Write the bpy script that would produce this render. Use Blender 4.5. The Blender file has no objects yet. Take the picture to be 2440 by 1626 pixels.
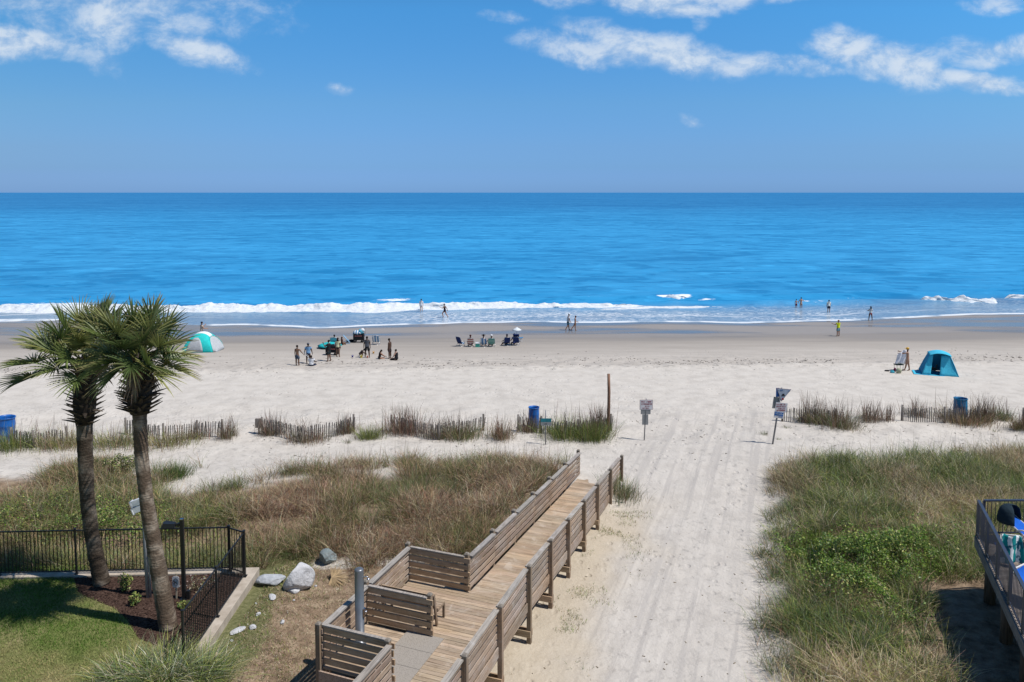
import bpy, bmesh, math, random
import numpy as np
from mathutils import Vector, Matrix
R = math.radians
random.seed(7)
rng = np.random.default_rng(7)
scene = bpy.context.scene
COL = scene.collection

# ------------------------------------------------------------------ camera geometry (metres, camera 13 m above the sand)
CAM = Vector((0, 0, 13.0)); F = 1800.0; PITCH = math.atan(130 / 1800); PPY = 589.0
FWD = Vector((0, math.cos(PITCH), -math.sin(PITCH))); UP = Vector((0, math.sin(PITCH), math.cos(PITCH)))

def ray(px, py):
    return FWD + Vector((1, 0, 0)) * ((px - 1220) / F) + UP * ((PPY - py) / F)
def at(px, py, z):                     # sight line meets height z
    d = ray(px, py); return CAM + d * ((z - CAM.z) / d.z)
def atY(px, py, Y):                    # sight line meets distance Y
    d = ray(px, py); return CAM + d * (Y / d.y)

# ------------------------------------------------------------------ terrain heights
BW0 = (0.374, 21.0); AZ = R(20.7); SA, CA = math.sin(AZ), math.cos(AZ)   # boardwalk frame
def bw_local(x, y):
    return (x - BW0[0]) * CA - (y - BW0[1]) * SA, (x - BW0[0]) * SA + (y - BW0[1]) * CA
def bw_world(lx, ly):
    return BW0[0] + lx * CA + ly * SA, BW0[1] - lx * SA + ly * CA
def ss(a, b, x):
    t = np.clip((np.asarray(x, float) - a) / (b - a), 0, 1); return t * t * (3 - 2 * t)
def _hash(ix, iy, seed):
    n = (ix * 374761393 + iy * 668265263 + seed * 1442695041).astype(np.int64) & 0x7fffffff
    n = ((n ^ (n >> 13)) * 1274126177) & 0x7fffffff
    return ((n ^ (n >> 16)) & 0xffff) / 65535.0
def vn(x, y, seed=0):                   # value noise 0..1
    x = np.asarray(x, float); y = np.asarray(y, float)
    ix = np.floor(x).astype(np.int64); iy = np.floor(y).astype(np.int64)
    fx = x - ix; fy = y - iy; fx = fx * fx * (3 - 2 * fx); fy = fy * fy * (3 - 2 * fy)
    a = _hash(ix, iy, seed); b = _hash(ix + 1, iy, seed); c = _hash(ix, iy + 1, seed); d = _hash(ix + 1, iy + 1, seed)
    return (a * (1 - fx) + b * fx) * (1 - fy) + (c * (1 - fx) + d * fx) * fy
def fbm(x, y, seed=0, o=4):
    x = np.asarray(x, float); y = np.asarray(y, float)
    s = 0; a = .5; t = 0
    for i in range(o):
        s = s + a * vn(x, y, seed + i * 17); t += a; a *= .5; x = x * 2.03 + 5.1; y = y * 2.03 + 1.7
    return s / t
LAWN_Z = 1.0; WALL_X = -8.07
def back_y(x): return 23.22 + 0.046 * (x + 8.0)
def right_edge(y):
    y = np.asarray(y, float)
    return 6.25 + .37 * (y - 19.0) + (fbm(y * .5, y * 0 + 3, 5) - .5) * 1.4
S_P = [-200, 30, 34, 45, 51, 56, 62, 72, 82, 100, 140, 400]
Z_P = [0, 0, .36, .34, .12, -.02, -.30, -.72, -1.06, -1.7, -4, -8]
SEA = -1.05
def s_edge(x): return 81.5 + 2.6 * (fbm(x * .055, x * 0 + 2, 51, 4) - .5) * 2 + .9 * np.sin(x * .11 + 1) + 2.0 * ss(-14, -50, x) + 1.5 * ss(20, 60, x)
def hgt(x, y):
    x = np.asarray(x, float); y = np.asarray(y, float)
    s = y - .046 * x
    s = s - ss(62, 76, s) * (s_edge(np.clip(x, -90, 90)) - 81.7)
    z = np.interp(s, S_P, Z_P)
    lx, ly = bw_local(x, y)
    front = 1 - ss(33, 37, y)
    # left of the boardwalk
    mL = ss(-1.85, -2.9, lx) * front
    zl = .42 + .5 * ss(24.5, 29, y) * (1 - ss(31, 35.5, y)) * (.55 + .9 * fbm(x * .22, y * .3, 3))
    zl = zl + .36 * ss(-5.2, -7.6, x) * (1 - ss(23.4, 24.8, y))
    z = z * (1 - mL) + np.maximum(zl, z) * mL
    # right dune
    mR = ss(-.1, 3.2, x - right_edge(y)) * (1 - ss(32, 37.5, y))
    z = z + mR * (.62 + .5 * (fbm(x * .25, y * .25, 9) - .5) - z * .3)
    # hollow under the deck
    mD = ss(11.8, 12.6, x - .38 * (y - 20)) * (1 - ss(22.4, 23.2, y))
    z = z * (1 - mD) + .72 * mD
    # dune line hummocks
    hl = ss(37, 39, y) * (1 - ss(42, 45, y))
    z = z + hl * (fbm(x * .35, y * .45, 21) - .5) * .55
    # soft churned sand
    dry = (1 - ss(50, 58, s))
    z = z + dry * (fbm(x * .9, y * .9, 33) - .5) * .10 + dry * (1 - ss(36, 48, y)) * (fbm(x * 2.6, y * 2.6, 35, 4) - .5) * .045
    foot = ss(53.5, 55.5, s) * (1 - ss(57.5, 61, s))
    z = z + foot * (fbm(x * 1.6, y * 1.6, 37, 4) - .5) * .22
    # berm lip
    z = z + .10 * np.exp(-((s - 55.3 + .5 * (fbm(x * .08, x * 0, 4) - .5)) / .5) ** 2)
    # wheel ruts along the sandy lane
    u = x - .37 * (y - 20) - (3.4 + .0 * y)
    path = ss(17, 20, y) * (1 - ss(41, 46, y)) * (1 - mL) * (1 - mR)
    for k, aa in ((-1.6, .02), (-.95, .035), (-.62, .02), (-.15, .03), (.35, .02), (.75, .035), (1.1, .02), (1.55, .03), (2.1, .02)):
        z = z - path * aa * np.exp(-((u - k - .30 * (fbm(y * .12, y * 0 + k, 8) - .5)) / .09) ** 2)
    # blown sand over the foot of the ramp
    cov = ss(9.3, 12.0, ly + 1.6 * (fbm(x * 1.5, y * 1.5, 39) - .5)) * ss(-2.0, -1.8, lx) * (1 - ss(.0, .5, lx)) * (1 - ss(12.2, 13.5, ly))
    z = np.maximum(z, z * (1 - cov) + cov * (1.2 - .068 * ly + .035))
    # raised lawn (stands behind the retaining wall)
    inl = (x < WALL_X - .12) & (y < back_y(x) - .12)
    z = np.where(inl, LAWN_Z - .06, z)
    return z
def hz(x, y): return float(hgt(x, y))
def G(px, py):                          # sight line meets the terrain
    d = ray(px, py); z = 0.0
    for _ in range(14):
        p = CAM + d * ((z - CAM.z) / d.z); z = .5 * z + .5 * hz(p.x, p.y)
    p = CAM + d * ((z - CAM.z) / d.z); p.z = hz(p.x, p.y); return p

# ------------------------------------------------------------------ mesh helpers
class MB:
    def __init__(self): self.v = []; self.f = []; self.c = []; self.col = None; self.sm = []; self.smooth = False; self.mi = []; self.m = 0
    def add(self, vs, fs):
        n = len(self.v); self.v += [tuple(v) for v in vs]
        self.c += [self.col or (1, 1, 1)] * len(vs)
        for f in fs: self.f.append(tuple(i + n for i in f)); self.sm.append(self.smooth); self.mi.append(self.m)
        return self
    def box(self, c, s, rot=None):
        hx, hy, h = s[0] / 2, s[1] / 2, s[2] / 2
        vs = [Vector((x, y, z)) for z in (-h, h) for y in (-hy, hy) for x in (-hx, hx)]
        if rot is not None: vs = [rot @ v for v in vs]
        c = Vector(c)
        return self.add([c + v for v in vs], [(0, 2, 3, 1), (4, 5, 7, 6), (0, 1, 5, 4), (2, 6, 7, 3), (0, 4, 6, 2), (1, 3, 7, 5)])
    def beam(self, p0, p1, w, h, up=(0, 0, 1)):
        p0 = Vector(p0); p1 = Vector(p1); d = (p1 - p0).normalized(); up = Vector(up)
        if abs(d.dot(up)) > .98: up = Vector((0, 1, 0))
        r = d.cross(up).normalized(); u = r.cross(d)
        vs = []
        for p in (p0, p1):
            for a, b in ((-1, -1), (1, -1), (1, 1), (-1, 1)): vs.append(p + r * (a * w / 2) + u * (b * h / 2))
        return self.add(vs, [(0, 1, 2, 3), (7, 6, 5, 4), (0, 4, 5, 1), (1, 5, 6, 2), (2, 6, 7, 3), (3, 7, 4, 0)])
    def tube(self, pts, rad, n=8, cap=True, squash=1.0):
        pts = [Vector(p) for p in pts]; rad = rad if hasattr(rad, '__len__') else [rad] * len(pts)
        vs = []; prev = None
        for i, p in enumerate(pts):
            d = (pts[min(i + 1, len(pts) - 1)] - pts[max(i - 1, 0)]).normalized()
            ref = prev if prev is not None else (Vector((1, 0, 0)) if abs(d.x) < .9 else Vector((0, 1, 0)))
            u = (ref - d * ref.dot(d)).normalized(); w = d.cross(u); prev = u
            for k in range(n):
                a = 2 * math.pi * k / n; vs.append(p + (u * math.cos(a) + w * math.sin(a) * squash) * rad[i])
        fs = []
        for i in range(len(pts) - 1):
            for k in range(n): fs.append((i * n + k, i * n + (k + 1) % n, (i + 1) * n + (k + 1) % n, (i + 1) * n + k))
        if cap:
            fs.append(tuple(range(n - 1, -1, -1))); L = (len(pts) - 1) * n; fs.append(tuple(range(L, L + n)))
        s = self.smooth; self.smooth = True; self.add(vs, fs); self.smooth = s
        return self
    def lathe(self, prof, c=(0, 0, 0), n=20, cap=True):
        c = Vector(c); vs = []; fs = []
        for r, z in prof:
            for k in range(n):
                a = 2 * math.pi * k / n; vs.append(c + Vector((r * math.cos(a), r * math.sin(a), z)))
        for i in range(len(prof) - 1):
            for k in range(n): fs.append((i * n + k, i * n + (k + 1) % n, (i + 1) * n + (k + 1) % n, (i + 1) * n + k))
        if cap:
            fs.append(tuple(range(n - 1, -1, -1))); L = (len(prof) - 1) * n; fs.append(tuple(range(L, L + n)))
        s = self.smooth; self.smooth = True; self.add(vs, fs); self.smooth = s
        return self
    def ball(self, c, r, n=12, m=8, rot=None):
        r = r if hasattr(r, '__len__') else (r, r, r)
        vs = []; fs = []; c = Vector(c)
        for i in range(m + 1):
            t = math.pi * i / m
            for k in range(n):
                a = 2 * math.pi * k / n
                v = Vector((r[0] * math.sin(t) * math.cos(a), r[1] * math.sin(t) * math.sin(a), r[2] * math.cos(t)))
                vs.append(c + (rot @ v if rot is not None else v))
        for i in range(m):
            for k in range(n): fs.append((i * n + k, (i + 1) * n + k, (i + 1) * n + (k + 1) % n, i * n + (k + 1) % n))
        s = self.smooth; self.smooth = True; self.add(vs, fs); self.smooth = s
        return self
    def slab(self, poly, z0, z1):       # extruded flat outline
        n = len(poly)
        vs = [(p[0], p[1], z0) for p in poly] + [(p[0], p[1], z1) for p in poly]
        return self.add(vs, [tuple(range(n - 1, -1, -1)), tuple(range(n, 2 * n))] + [(i, (i + 1) % n, (i + 1) % n + n, i + n) for i in range(n)])
    def sheet(self, grid, thick=0):     # grid: rows of points
        m = len(grid); n = len(grid[0])
        s = self.smooth; self.smooth = True
        self.add([p for r in grid for p in r], [(i * n + k, i * n + k + 1, (i + 1) * n + k + 1, (i + 1) * n + k) for i in range(m - 1) for k in range(n - 1)])
        self.smooth = s
        return self
    def build(self, name, mat, parent=None, loc=None, rotz=0, solid=0):
        me = bpy.data.meshes.new(name); me.from_pydata(self.v, [], self.f)
        for m in (mat if isinstance(mat, (list, tuple)) else [mat]): me.materials.append(m)
        me.polygons.foreach_set('use_smooth', self.sm)
        me.polygons.foreach_set('material_index', self.mi)
        if 1:
            a = me.color_attributes.new('Col', 'FLOAT_COLOR', 'POINT')
            a.data.foreach_set('color', np.c_[np.array(self.c, float), np.ones(len(self.c))].ravel())
        me.update()
        o = bpy.data.objects.new(name, me); COL.objects.link(o)
        if parent is not None: o.parent = parent
        if loc is not None: o.location = loc
        o.rotation_euler.z = rotz
        if solid:
            md = o.modifiers.new('solid', 'SOLIDIFY'); md.thickness = solid; md.offset = 0
        return o

def tag(o, label=None, cat=None, group=None, kind=None):
    if label: o['label'] = label
    if cat: o['category'] = cat
    if group: o['group'] = group
    if kind: o['kind'] = kind
    return o
def thing(name, loc, label, cat, group=None, rotz=0):
    o = bpy.data.objects.new(name, None); COL.objects.link(o); o.location = loc; o.rotation_euler = (0, 0, rotz)
    o.empty_display_size = .2
    return tag(o, label, cat, group)
def copy_tree(o, parent=None):
    c = o.copy(); COL.objects.link(c)
    if parent is not None: c.parent = parent
    for ch in list(o.children): copy_tree(ch, c)
    return c

def np_mesh(name, verts, quads, cols, mat, parent=None, smooth=False):
    me = bpy.data.meshes.new(name); n = len(verts); q = len(quads); k = quads.shape[1]
    me.vertices.add(n); me.vertices.foreach_set('co', np.ascontiguousarray(verts, np.float32).ravel())
    me.loops.add(q * k); me.polygons.add(q)
    me.polygons.foreach_set('loop_start', np.arange(0, q * k, k, dtype=np.int32))
    me.loops.foreach_set('vertex_index', np.ascontiguousarray(quads, np.int32).ravel())
    if smooth: me.polygons.foreach_set('use_smooth', np.ones(q, bool))
    me.update(calc_edges=True); me.validate()
    if cols is not None:
        a = me.color_attributes.new('Col', 'FLOAT_COLOR', 'POINT')
        a.data.foreach_set('color', np.c_[cols, np.ones(n)].astype(np.float32).ravel())
    me.materials.append(mat)
    o = bpy.data.objects.new(name, me); COL.objects.link(o)
    if parent is not None: o.parent = parent
    return o

# ------------------------------------------------------------------ node helpers
def lin(h):
    h = h.lstrip('#'); o = []
    for i in (0, 2, 4):
        c = int(h[i:i + 2], 16) / 255; o.append(c / 12.92 if c <= .04045 else ((c + .055) / 1.055) ** 2.4)
    return tuple(o)
class NT:
    def __init__(self, tree): self.t = tree; tree.nodes.clear()
    def n(self, typ, **kw):
        nd = self.t.nodes.new(typ)
        for k, v in kw.items(): setattr(nd, k, v)
        return nd
    def put(self, s, v):
        if isinstance(v, bpy.types.NodeSocket): self.t.links.new(v, s)
        elif hasattr(v, '__len__'):
            s.default_value = (tuple(v) + (1,)) if (s.type == 'RGBA' and len(v) == 3) else tuple(v)
        else: s.default_value = v
    def ma(self, op, a, b=0, c=0, clamp=False):
        nd = self.n('ShaderNodeMath', operation=op, use_clamp=clamp)
        self.put(nd.inputs[0], a); self.put(nd.inputs[1], b); self.put(nd.inputs[2], c); return nd.outputs[0]
    def add(self, a, b): return self.ma('ADD', a, b)
    def sub(self, a, b): return self.ma('SUBTRACT', a, b)
    def mul(self, a, b): return self.ma('MULTIPLY', a, b)
    def step(self, a, b, x):
        nd = self.n('ShaderNodeMapRange', interpolation_type='SMOOTHSTEP')
        self.put(nd.inputs[0], x); nd.inputs[1].default_value = a; nd.inputs[2].default_value = b; return nd.outputs[0]
    def noise(self, vec, scale=1, detail=3, rough=.55, dist=0, out=0):
        nd = self.n('ShaderNodeTexNoise'); self.put(nd.inputs['Vector'], vec)
        nd.inputs['Scale'].default_value = scale; nd.inputs['Detail'].default_value = detail
        nd.inputs['Roughness'].default_value = rough; nd.inputs['Distortion'].default_value = dist; return nd.outputs[out]
    def vor(self, vec, scale=1, feature='F1', out='Distance'):
        nd = self.n('ShaderNodeTexVoronoi', feature=feature); self.put(nd.inputs['Vector'], vec); nd.inputs['Scale'].default_value = scale
        return nd.outputs[out]
    def map(self, vec, scale=(1, 1, 1), loc=(0, 0, 0), rot=(0, 0, 0)):
        nd = self.n('ShaderNodeMapping'); self.put(nd.inputs[0], vec); nd.inputs[1].default_value = loc; nd.inputs[2].default_value = rot; nd.inputs[3].default_value = scale
        return nd.outputs[0]
    def mix(self, f, a, b, blend='MIX'):
        nd = self.n('ShaderNodeMix', data_type='RGBA', blend_type=blend)
        self.put(nd.inputs[0], f); self.put(nd.inputs[6], a); self.put(nd.inputs[7], b); return nd.outputs[2]
    def ramp(self, f, stops):
        nd = self.n('ShaderNodeValToRGB'); self.put(nd.inputs[0], f); e = nd.color_ramp.elements
        while len(e) < len(stops): e.new(.5)
        for el, (p, c) in zip(e, stops): el.position = p; el.color = tuple(c) + (1,)
        return nd.outputs[0]
    def xyz(self, v):
        nd = self.n('ShaderNodeSeparateXYZ'); self.put(nd.inputs[0], v); return nd.outputs
    def vec(self, x, y, z):
        nd = self.n('ShaderNodeCombineXYZ'); self.put(nd.inputs[0], x); self.put(nd.inputs[1], y); self.put(nd.inputs[2], z); return nd.outputs[0]
    def pos(self): return self.n('ShaderNodeNewGeometry').outputs['Position']
    def obj(self): return self.n('ShaderNodeTexCoord').outputs['Object']
    def attr(self, name='Col', out='Color'): return self.n('ShaderNodeAttribute', attribute_name=name).outputs[out]
    def bump(self, h, strength=.3, dist=.02):
        nd = self.n('ShaderNodeBump'); self.put(nd.inputs['Height'], h); nd.inputs['Strength'].default_value = strength; nd.inputs['Distance'].default_value = dist
        return nd.outputs[0]
    def pbsdf(self, color, rough=.7, metal=0, spec=.3, normal=None, **kw):
        nd = self.n('ShaderNodeBsdfPrincipled')
        self.put(nd.inputs['Base Color'], color); self.put(nd.inputs['Roughness'], rough); self.put(nd.inputs['Metallic'], metal)
        self.put(nd.inputs['Specular IOR Level'], spec)
        if normal is not None: self.put(nd.inputs['Normal'], normal)
        for k, v in kw.items(): self.put(nd.inputs[k.replace('_', ' ')], v)
        return nd.outputs[0]
    def out(self, sh):
        self.put(self.n('ShaderNodeOutputMaterial').inputs[0], sh)
def mat(name):
    m = bpy.data.materials.new(name); m.use_nodes = True; return m, NT(m.node_tree)
def plain(name, rgb, rough=.6, metal=0, var=.18, scale=6, bump=.15, spec=.3, bscale=40):
    m, t = mat(name); p = t.obj()
    n = t.noise(p, scale, 4, .6); d = tuple(c * (1 - var * 1.4) for c in rgb); l = tuple(min(1, c * (1 + var)) for c in rgb)
    c = t.ramp(n, [(.3, d), (.7, l)])
    t.out(t.pbsdf(c, t.add(rough - .06, t.mul(n, .12)), metal, spec, t.bump(t.noise(p, bscale, 3), bump, .01))); return m
def cloth(name, rgb):
    m, t = mat(name); p = t.obj()
    n = t.noise(p, 7, 3, .6); c = t.ramp(n, [(.3, tuple(c * .86 for c in rgb)), (.7, tuple(min(1, c * 1.1) for c in rgb))])
    t.out(t.pbsdf(c, .85, 0, .15, t.bump(t.noise(p, 14, 3), .5, .03))); return m
def stripes(name, a, b, n=14, axis=0, soft=.0):
    m, t = mat(name); p = t.xyz(t.obj())[axis]
    w = t.ma('GREATER_THAN', t.ma('SINE', t.mul(p, n * 6.283)), soft)
    t.out(t.pbsdf(t.mix(w, a, b), .85, 0, .15, t.bump(t.noise(t.obj(), 14, 3), .3, .02))); return m
def leafy(name, rough=.5, transl=.25, spec=.25, var=.25):
    m, t = mat(name); c = t.attr()
    n = t.noise(t.obj(), 2.2, 3, .6); c = t.mix(1.0, c, t.ramp(n, [(.25, (1 - var,) * 3), (.75, (1 + var * .5,) * 3)]), 'MULTIPLY')
    a = t.pbsdf(c, rough, 0, spec)
    tr = t.n('ShaderNodeBsdfTranslucent'); t.put(tr.inputs[0], c)
    mx = t.n('ShaderNodeMixShader'); mx.inputs[0].default_value = transl; t.put(mx.inputs[1], a); t.put(mx.inputs[2], tr.outputs[0]); t.out(mx.outputs[0]); return m
def wood(name, base, grey, sc, greymix=.4, rough=.75):
    m, t = mat(name); p = t.obj(); q = t.map(p, sc)
    g = t.noise(q, 1, 5, .6, .6); big = t.noise(p, .8, 3); tone = t.attr()
    c = t.mix(t.ramp(t.add(t.mul(big, .7), t.mul(g, .3)), [(.5 - greymix * .5, (1, 1, 1)), (.95 - greymix * .5, (0, 0, 0))]), base, grey)
    c = t.mix(t.ramp(g, [(.32, (1, 1, 1)), (.55, (0, 0, 0))]), c, tuple(x * .55 for x in base))
    kn = t.vor(t.map(p, tuple(.25 * s if s > 10 else s for s in sc)), 1); c = t.mix(t.step(.10, .04, kn), c, tuple(x * .35 for x in base))
    c = t.mix(1.0, c, tone, 'MULTIPLY')
    st = t.noise(p, 1.7, 6, .68, .8); c = t.mix(t.mul(t.step(.54, .70, st), .55), c, tuple(x * .5 for x in base))      # damp stains and bleached patches
    c = t.mix(t.mul(t.step(.46, .32, st), .5), c, tuple(min(1, x * 1.12 + .04) for x in grey))
    t.out(t.pbsdf(c, rough, 0, .2, t.bump(g, .35, .01))); return m

def inpoly(poly, x, y):
    r = np.zeros(len(x), bool); n = len(poly)
    for i in range(n):
        (x1, y1), (x2, y2) = poly[i], poly[(i + 1) % n]
        c = ((y1 > y) != (y2 > y)) & (x < (x2 - x1) * (y - y1) / (y2 - y1 + 1e-12) + x1); r ^= c
    return r
# ------------------------------------------------------------------ camera, sun, sky
cd = bpy.data.cameras.new('camera'); cam = bpy.data.objects.new('camera', cd); COL.objects.link(cam)
cam.location = CAM; cam.rotation_euler = (R(90) - PITCH, 0, 0)
cd.sensor_width = 36; cd.lens = F / 2440 * 36; cd.shift_y = -(813 - PPY) / 2440; cd.clip_end = 200000; cd.clip_start = .5
scene.camera = cam
SUN_EL, SUN_AZ = R(60), R(107)          # azimuth clockwise from +Y
sl = bpy.data.lights.new('sun', 'SUN'); sl.energy = 4.8; sl.angle = R(.53); sl.color = (1, .955, .90)
so = bpy.data.objects.new('sun', sl); COL.objects.link(so)
tosun = Vector((math.sin(SUN_AZ) * math.cos(SUN_EL), math.cos(SUN_AZ) * math.cos(SUN_EL), math.sin(SUN_EL)))
so.rotation_euler = tosun.to_track_quat('Z', 'Y').to_euler()
vs = scene.view_settings; vs.view_transform = 'Standard'; vs.look = 'None'; vs.exposure = 0; vs.gamma = 1
try: scene.cycles.max_bounces = 6; scene.cycles.transparent_max_bounces = 8; scene.cycles.use_denoising = True
except Exception: pass

w = bpy.data.worlds.new('World'); scene.world = w; w.use_nodes = True
t = NT(w.node_tree)
sky = t.n('ShaderNodeTexSky', sky_type='NISHITA'); sky.sun_disc = False; sky.sun_elevation = SUN_EL; sky.sun_rotation = SUN_AZ
sky.altitude = 0; sky.air_density = 1.0; sky.dust_density = .25; sky.ozone_density = 2.2
hs = t.n('ShaderNodeHueSaturation'); t.put(hs.inputs['Color'], sky.outputs[0]); hs.inputs['Saturation'].default_value = 1.12; hs.inputs['Value'].default_value = 1.0
D = t.n('ShaderNodeTexCoord').outputs['Generated']; X, Y, Z = t.xyz(D)
ys = t.ma('MAXIMUM', Y, .02); U = t.ma('DIVIDE', X, ys); V = t.ma('DIVIDE', Z, ys)
skc = t.mix(1.0, t.ramp(t.mul(V, 2), [(.0, (.156, .332, .865)), (.045, (.165, .318, .76)), (.066, (.169, .317, .688)), (.12, (.198, .338, .628)), (.232, (.24, .415, .62)), (.476, (.236, .545, .735)), (.75, (.27, .40, .47))]), (2, 2, 2), 'MULTIPLY')      # clear, deep maritime blue; dulled overhead to weaken the blue fill in shadows
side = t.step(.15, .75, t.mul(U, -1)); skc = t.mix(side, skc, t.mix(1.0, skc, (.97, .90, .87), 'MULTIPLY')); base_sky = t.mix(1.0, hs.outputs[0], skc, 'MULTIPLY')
# cumulus banks: elongated patches given by bearing / elevation, broken up by noise
CL = [(60, 108, 190, 50, 6, 1.15), (275, 58, 105, 60, 18, .95), (330, 25, 380, 75, 3, .62), (180, 60, 160, 60, 10, .4), (480, 122, 170, 44, 20, .85), (235, 140, 70, 30, 30, .25), (165, 65, 60, 30, 20, .45),
      (1400, 125, 190, 42, 10, .85), (1590, 130, 240, 52, 9, 1.0), (1780, 160, 170, 34, 2, .85), (1905, 168, 120, 24, 0, .6), (1460, 100, 160, 40, 16, .8),
      (2010, 125, 120, 46, 6, 1.0), (2130, 165, 160, 56, 10, 1.0), (2250, 130, 110, 36, -4, .6), (2290, 195, 150, 32, 8, .9), (2390, 118, 170, 44, -8, .8),
      (1570, 12, 170, 36, 3, 1.1), (1800, -6, 330, 30, -2, .9), (1370, -5, 140, 26, 0, .55), (2345, 12, 90, 26, 3, .7), (1195, 54, 62, 16, 0, .62), (1640, 290, 30, 16, 10, .45), (818, 224, 34, 15, 10, .45), (1665, 60, 22, 20, 60, .35)]
wx = t.noise(t.vec(t.mul(U, 1.0), t.mul(V, 1.4), 0), 7, 4, .6, 0, 1)
wsep = t.xyz(wx); Uw = t.add(U, t.mul(t.sub(wsep[0], .5), .055)); Vw = t.add(V, t.mul(t.sub(wsep[1], .5), .045))
dens = None
for (px, py, a, b, rot, wt) in CL:
    u0 = (px - 1220) / F; v0 = (459 - py) / F; c, s_ = math.cos(R(-rot)), math.sin(R(-rot))
    du = t.sub(Uw, u0); dv = t.sub(Vw, v0)
    p = t.mul(t.add(t.mul(du, c), t.mul(dv, s_)), F / a); q = t.mul(t.sub(t.mul(dv, c), t.mul(du, s_)), F / b)
    e = t.mul(t.ma('SUBTRACT', 1, t.add(t.mul(p, p), t.mul(q, q))), wt)
    dens = e if dens is None else t.ma('SMOOTH_MAX', dens, e, .12)
pv = t.vec(U, t.mul(V, 1.5), 0)
n1 = t.noise(pv, 16, 10, .66, .25); n2 = t.noise(t.vec(t.sub(U, .009), t.mul(t.add(V, .013), 1.5), 0), 16, 9, .62, .25)
dd = t.add(dens, t.mul(t.sub(n1, .52), 2.3))
mask = t.mul(t.step(-.25, 1.25, dd), t.step(-.9, .3, dens))
lit = t.add(.42, t.mul(t.sub(n1, n2), 4.6))
ccol = t.mix(t.ma('ADD', t.mul(mask, .38), lit, 0, True), (3.9, 5.6, 8.1), (7.2, 8.1, 9.2))
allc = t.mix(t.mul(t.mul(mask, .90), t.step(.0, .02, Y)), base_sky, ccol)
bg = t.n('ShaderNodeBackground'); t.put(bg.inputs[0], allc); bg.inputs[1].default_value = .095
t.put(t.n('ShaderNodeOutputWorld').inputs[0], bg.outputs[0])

# ------------------------------------------------------------------ ground: one sheet, dry sand to wet sand to the sea bed
def axis(parts):
    o = []
    for a, b, st in parts: o += list(np.arange(a, b - 1e-6, st))
    return np.array(o)
gx = np.concatenate([-np.geomspace(6000, 50, 26)[:-1], np.arange(-50, -24, .6), np.arange(-24, 24, .13), np.arange(24, 60, .6), np.geomspace(60, 6000, 26)])
gy = np.concatenate([-np.geomspace(3000, 4, 16), np.arange(0, 14, 1.0), np.arange(14, 46, .13), np.arange(46, 60, .2), np.arange(60, 90, .5), np.geomspace(90, 5000, 22)])
GX, GY = np.meshgrid(gx, gy); GZ = hgt(GX, GY); GZ = np.where(GY > 420, -8, GZ)
ny, nx = GX.shape
idx = np.arange(ny * nx).reshape(ny, nx)
quads = np.stack([idx[:-1, :-1], idx[:-1, 1:], idx[1:, 1:], idx[1:, :-1]], -1).reshape(-1, 4)
lx, ly = bw_local(GX, GY); front = 1 - ss(33, 37, GY)
mL = ss(-1.2, -2.6, lx) * front; dR = GX - right_edge(GY)
# r: brown bare earth, g: green soil cover, b: yellow staining
dirt = mL * ss(-.2, 1.2, 24.3 - GY + 2 * fbm(GX * .5, GY * .5, 41)) * (GX > WALL_X - .2)
hole = np.exp(-(((GX + 13.0) / 3.0) ** 2 + ((GY - 31.6) / 1.8) ** 2)) + np.exp(-(((GX + 10.0) / 2.2) ** 2 + ((GY - 33.2) / 1.1) ** 2))
dirt = np.maximum(dirt, .75 * (1 - np.clip(hole * 1.2, 0, 1)) * mL * ss(24, 26, GY) * (1 - ss(31, 35, GY + 2 * fbm(GX * .4, GY * .4, 44))))
dirt = np.maximum(dirt, .85 * ss(.2, 1.8, dR) * (1 - ss(31, 35.5, GY)))
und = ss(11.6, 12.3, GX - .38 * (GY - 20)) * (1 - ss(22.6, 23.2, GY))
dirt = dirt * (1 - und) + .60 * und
stain = (1 - mL) * ss(3.3, .2, lx - 1.4 * (fbm(GX * .5, GY * .5, 43) - .5) * 2) * (1 - ss(29, 32, GY)) * (lx > -2)
green = mL * ss(-6.0, -7.4, GX + 1.6 * (fbm(GX * .6, GY * .6, 46) - .5)) * (1 - ss(25, 26.5, GY)) * .9
green = np.maximum(green, stain * ss(.56, .68, fbm(GX * 1.1, GY * 1.1, 47, 5)) * .42)
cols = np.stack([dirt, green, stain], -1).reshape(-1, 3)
m, t = mat('sand'); P = t.pos(); px_, py_, pz_ = t.xyz(P); A = t.attr(); ar, ag, ab = t.xyz(A)
s_ = t.sub(py_, t.mul(px_, .046))
fine = t.noise(P, 9, 5, .65); mid = t.noise(P, 1.1, 5, .6); big = t.noise(t.map(P, (.05, .35, 1)), 1, 4, .55)
c = t.ramp(mid, [(.30, (.45, .415, .372)), (.5, (.522, .484, .435)), (.72, (.565, .527, .477))])
c = t.mix(t.mul(t.mul(t.step(.50, .33, t.noise(t.map(P, (1, .8, 1)), 4.2, 6, .66)), t.step(52, 36, py_)), t.add(.35, t.mul(.65, t.step(.35, .62, t.noise(P, .45, 3))))), c, (.35, .325, .295))  # footprint dimples: their shade painted as dark mottling in the sand colour
sw = t.add(s_, t.mul(t.sub(big, .5), 9))
upper = t.step(51, 47, s_)
damp = t.step(54.5, 56.3, t.add(s_, t.mul(t.sub(t.noise(t.map(P, (.12, .5, 1)), 1, 3), .5), 1.2)))
c = t.mix(damp, c, t.ramp(t.noise(t.map(P, (.3, 1.2, 1)), 1, 5, .6), [(.3, (.39, .355, .315)), (.7, (.47, .43, .385))]))
c = t.mix(t.step(59, 69, sw), c, (.30, .27, .24))
wet = t.step(65.0, 73.5, t.add(sw, t.mul(t.sub(t.noise(t.map(P, (.03, .4, 1)), 1, 3), .5), 5))); c = t.mix(wet, c, (.125, .118, .115))
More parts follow.
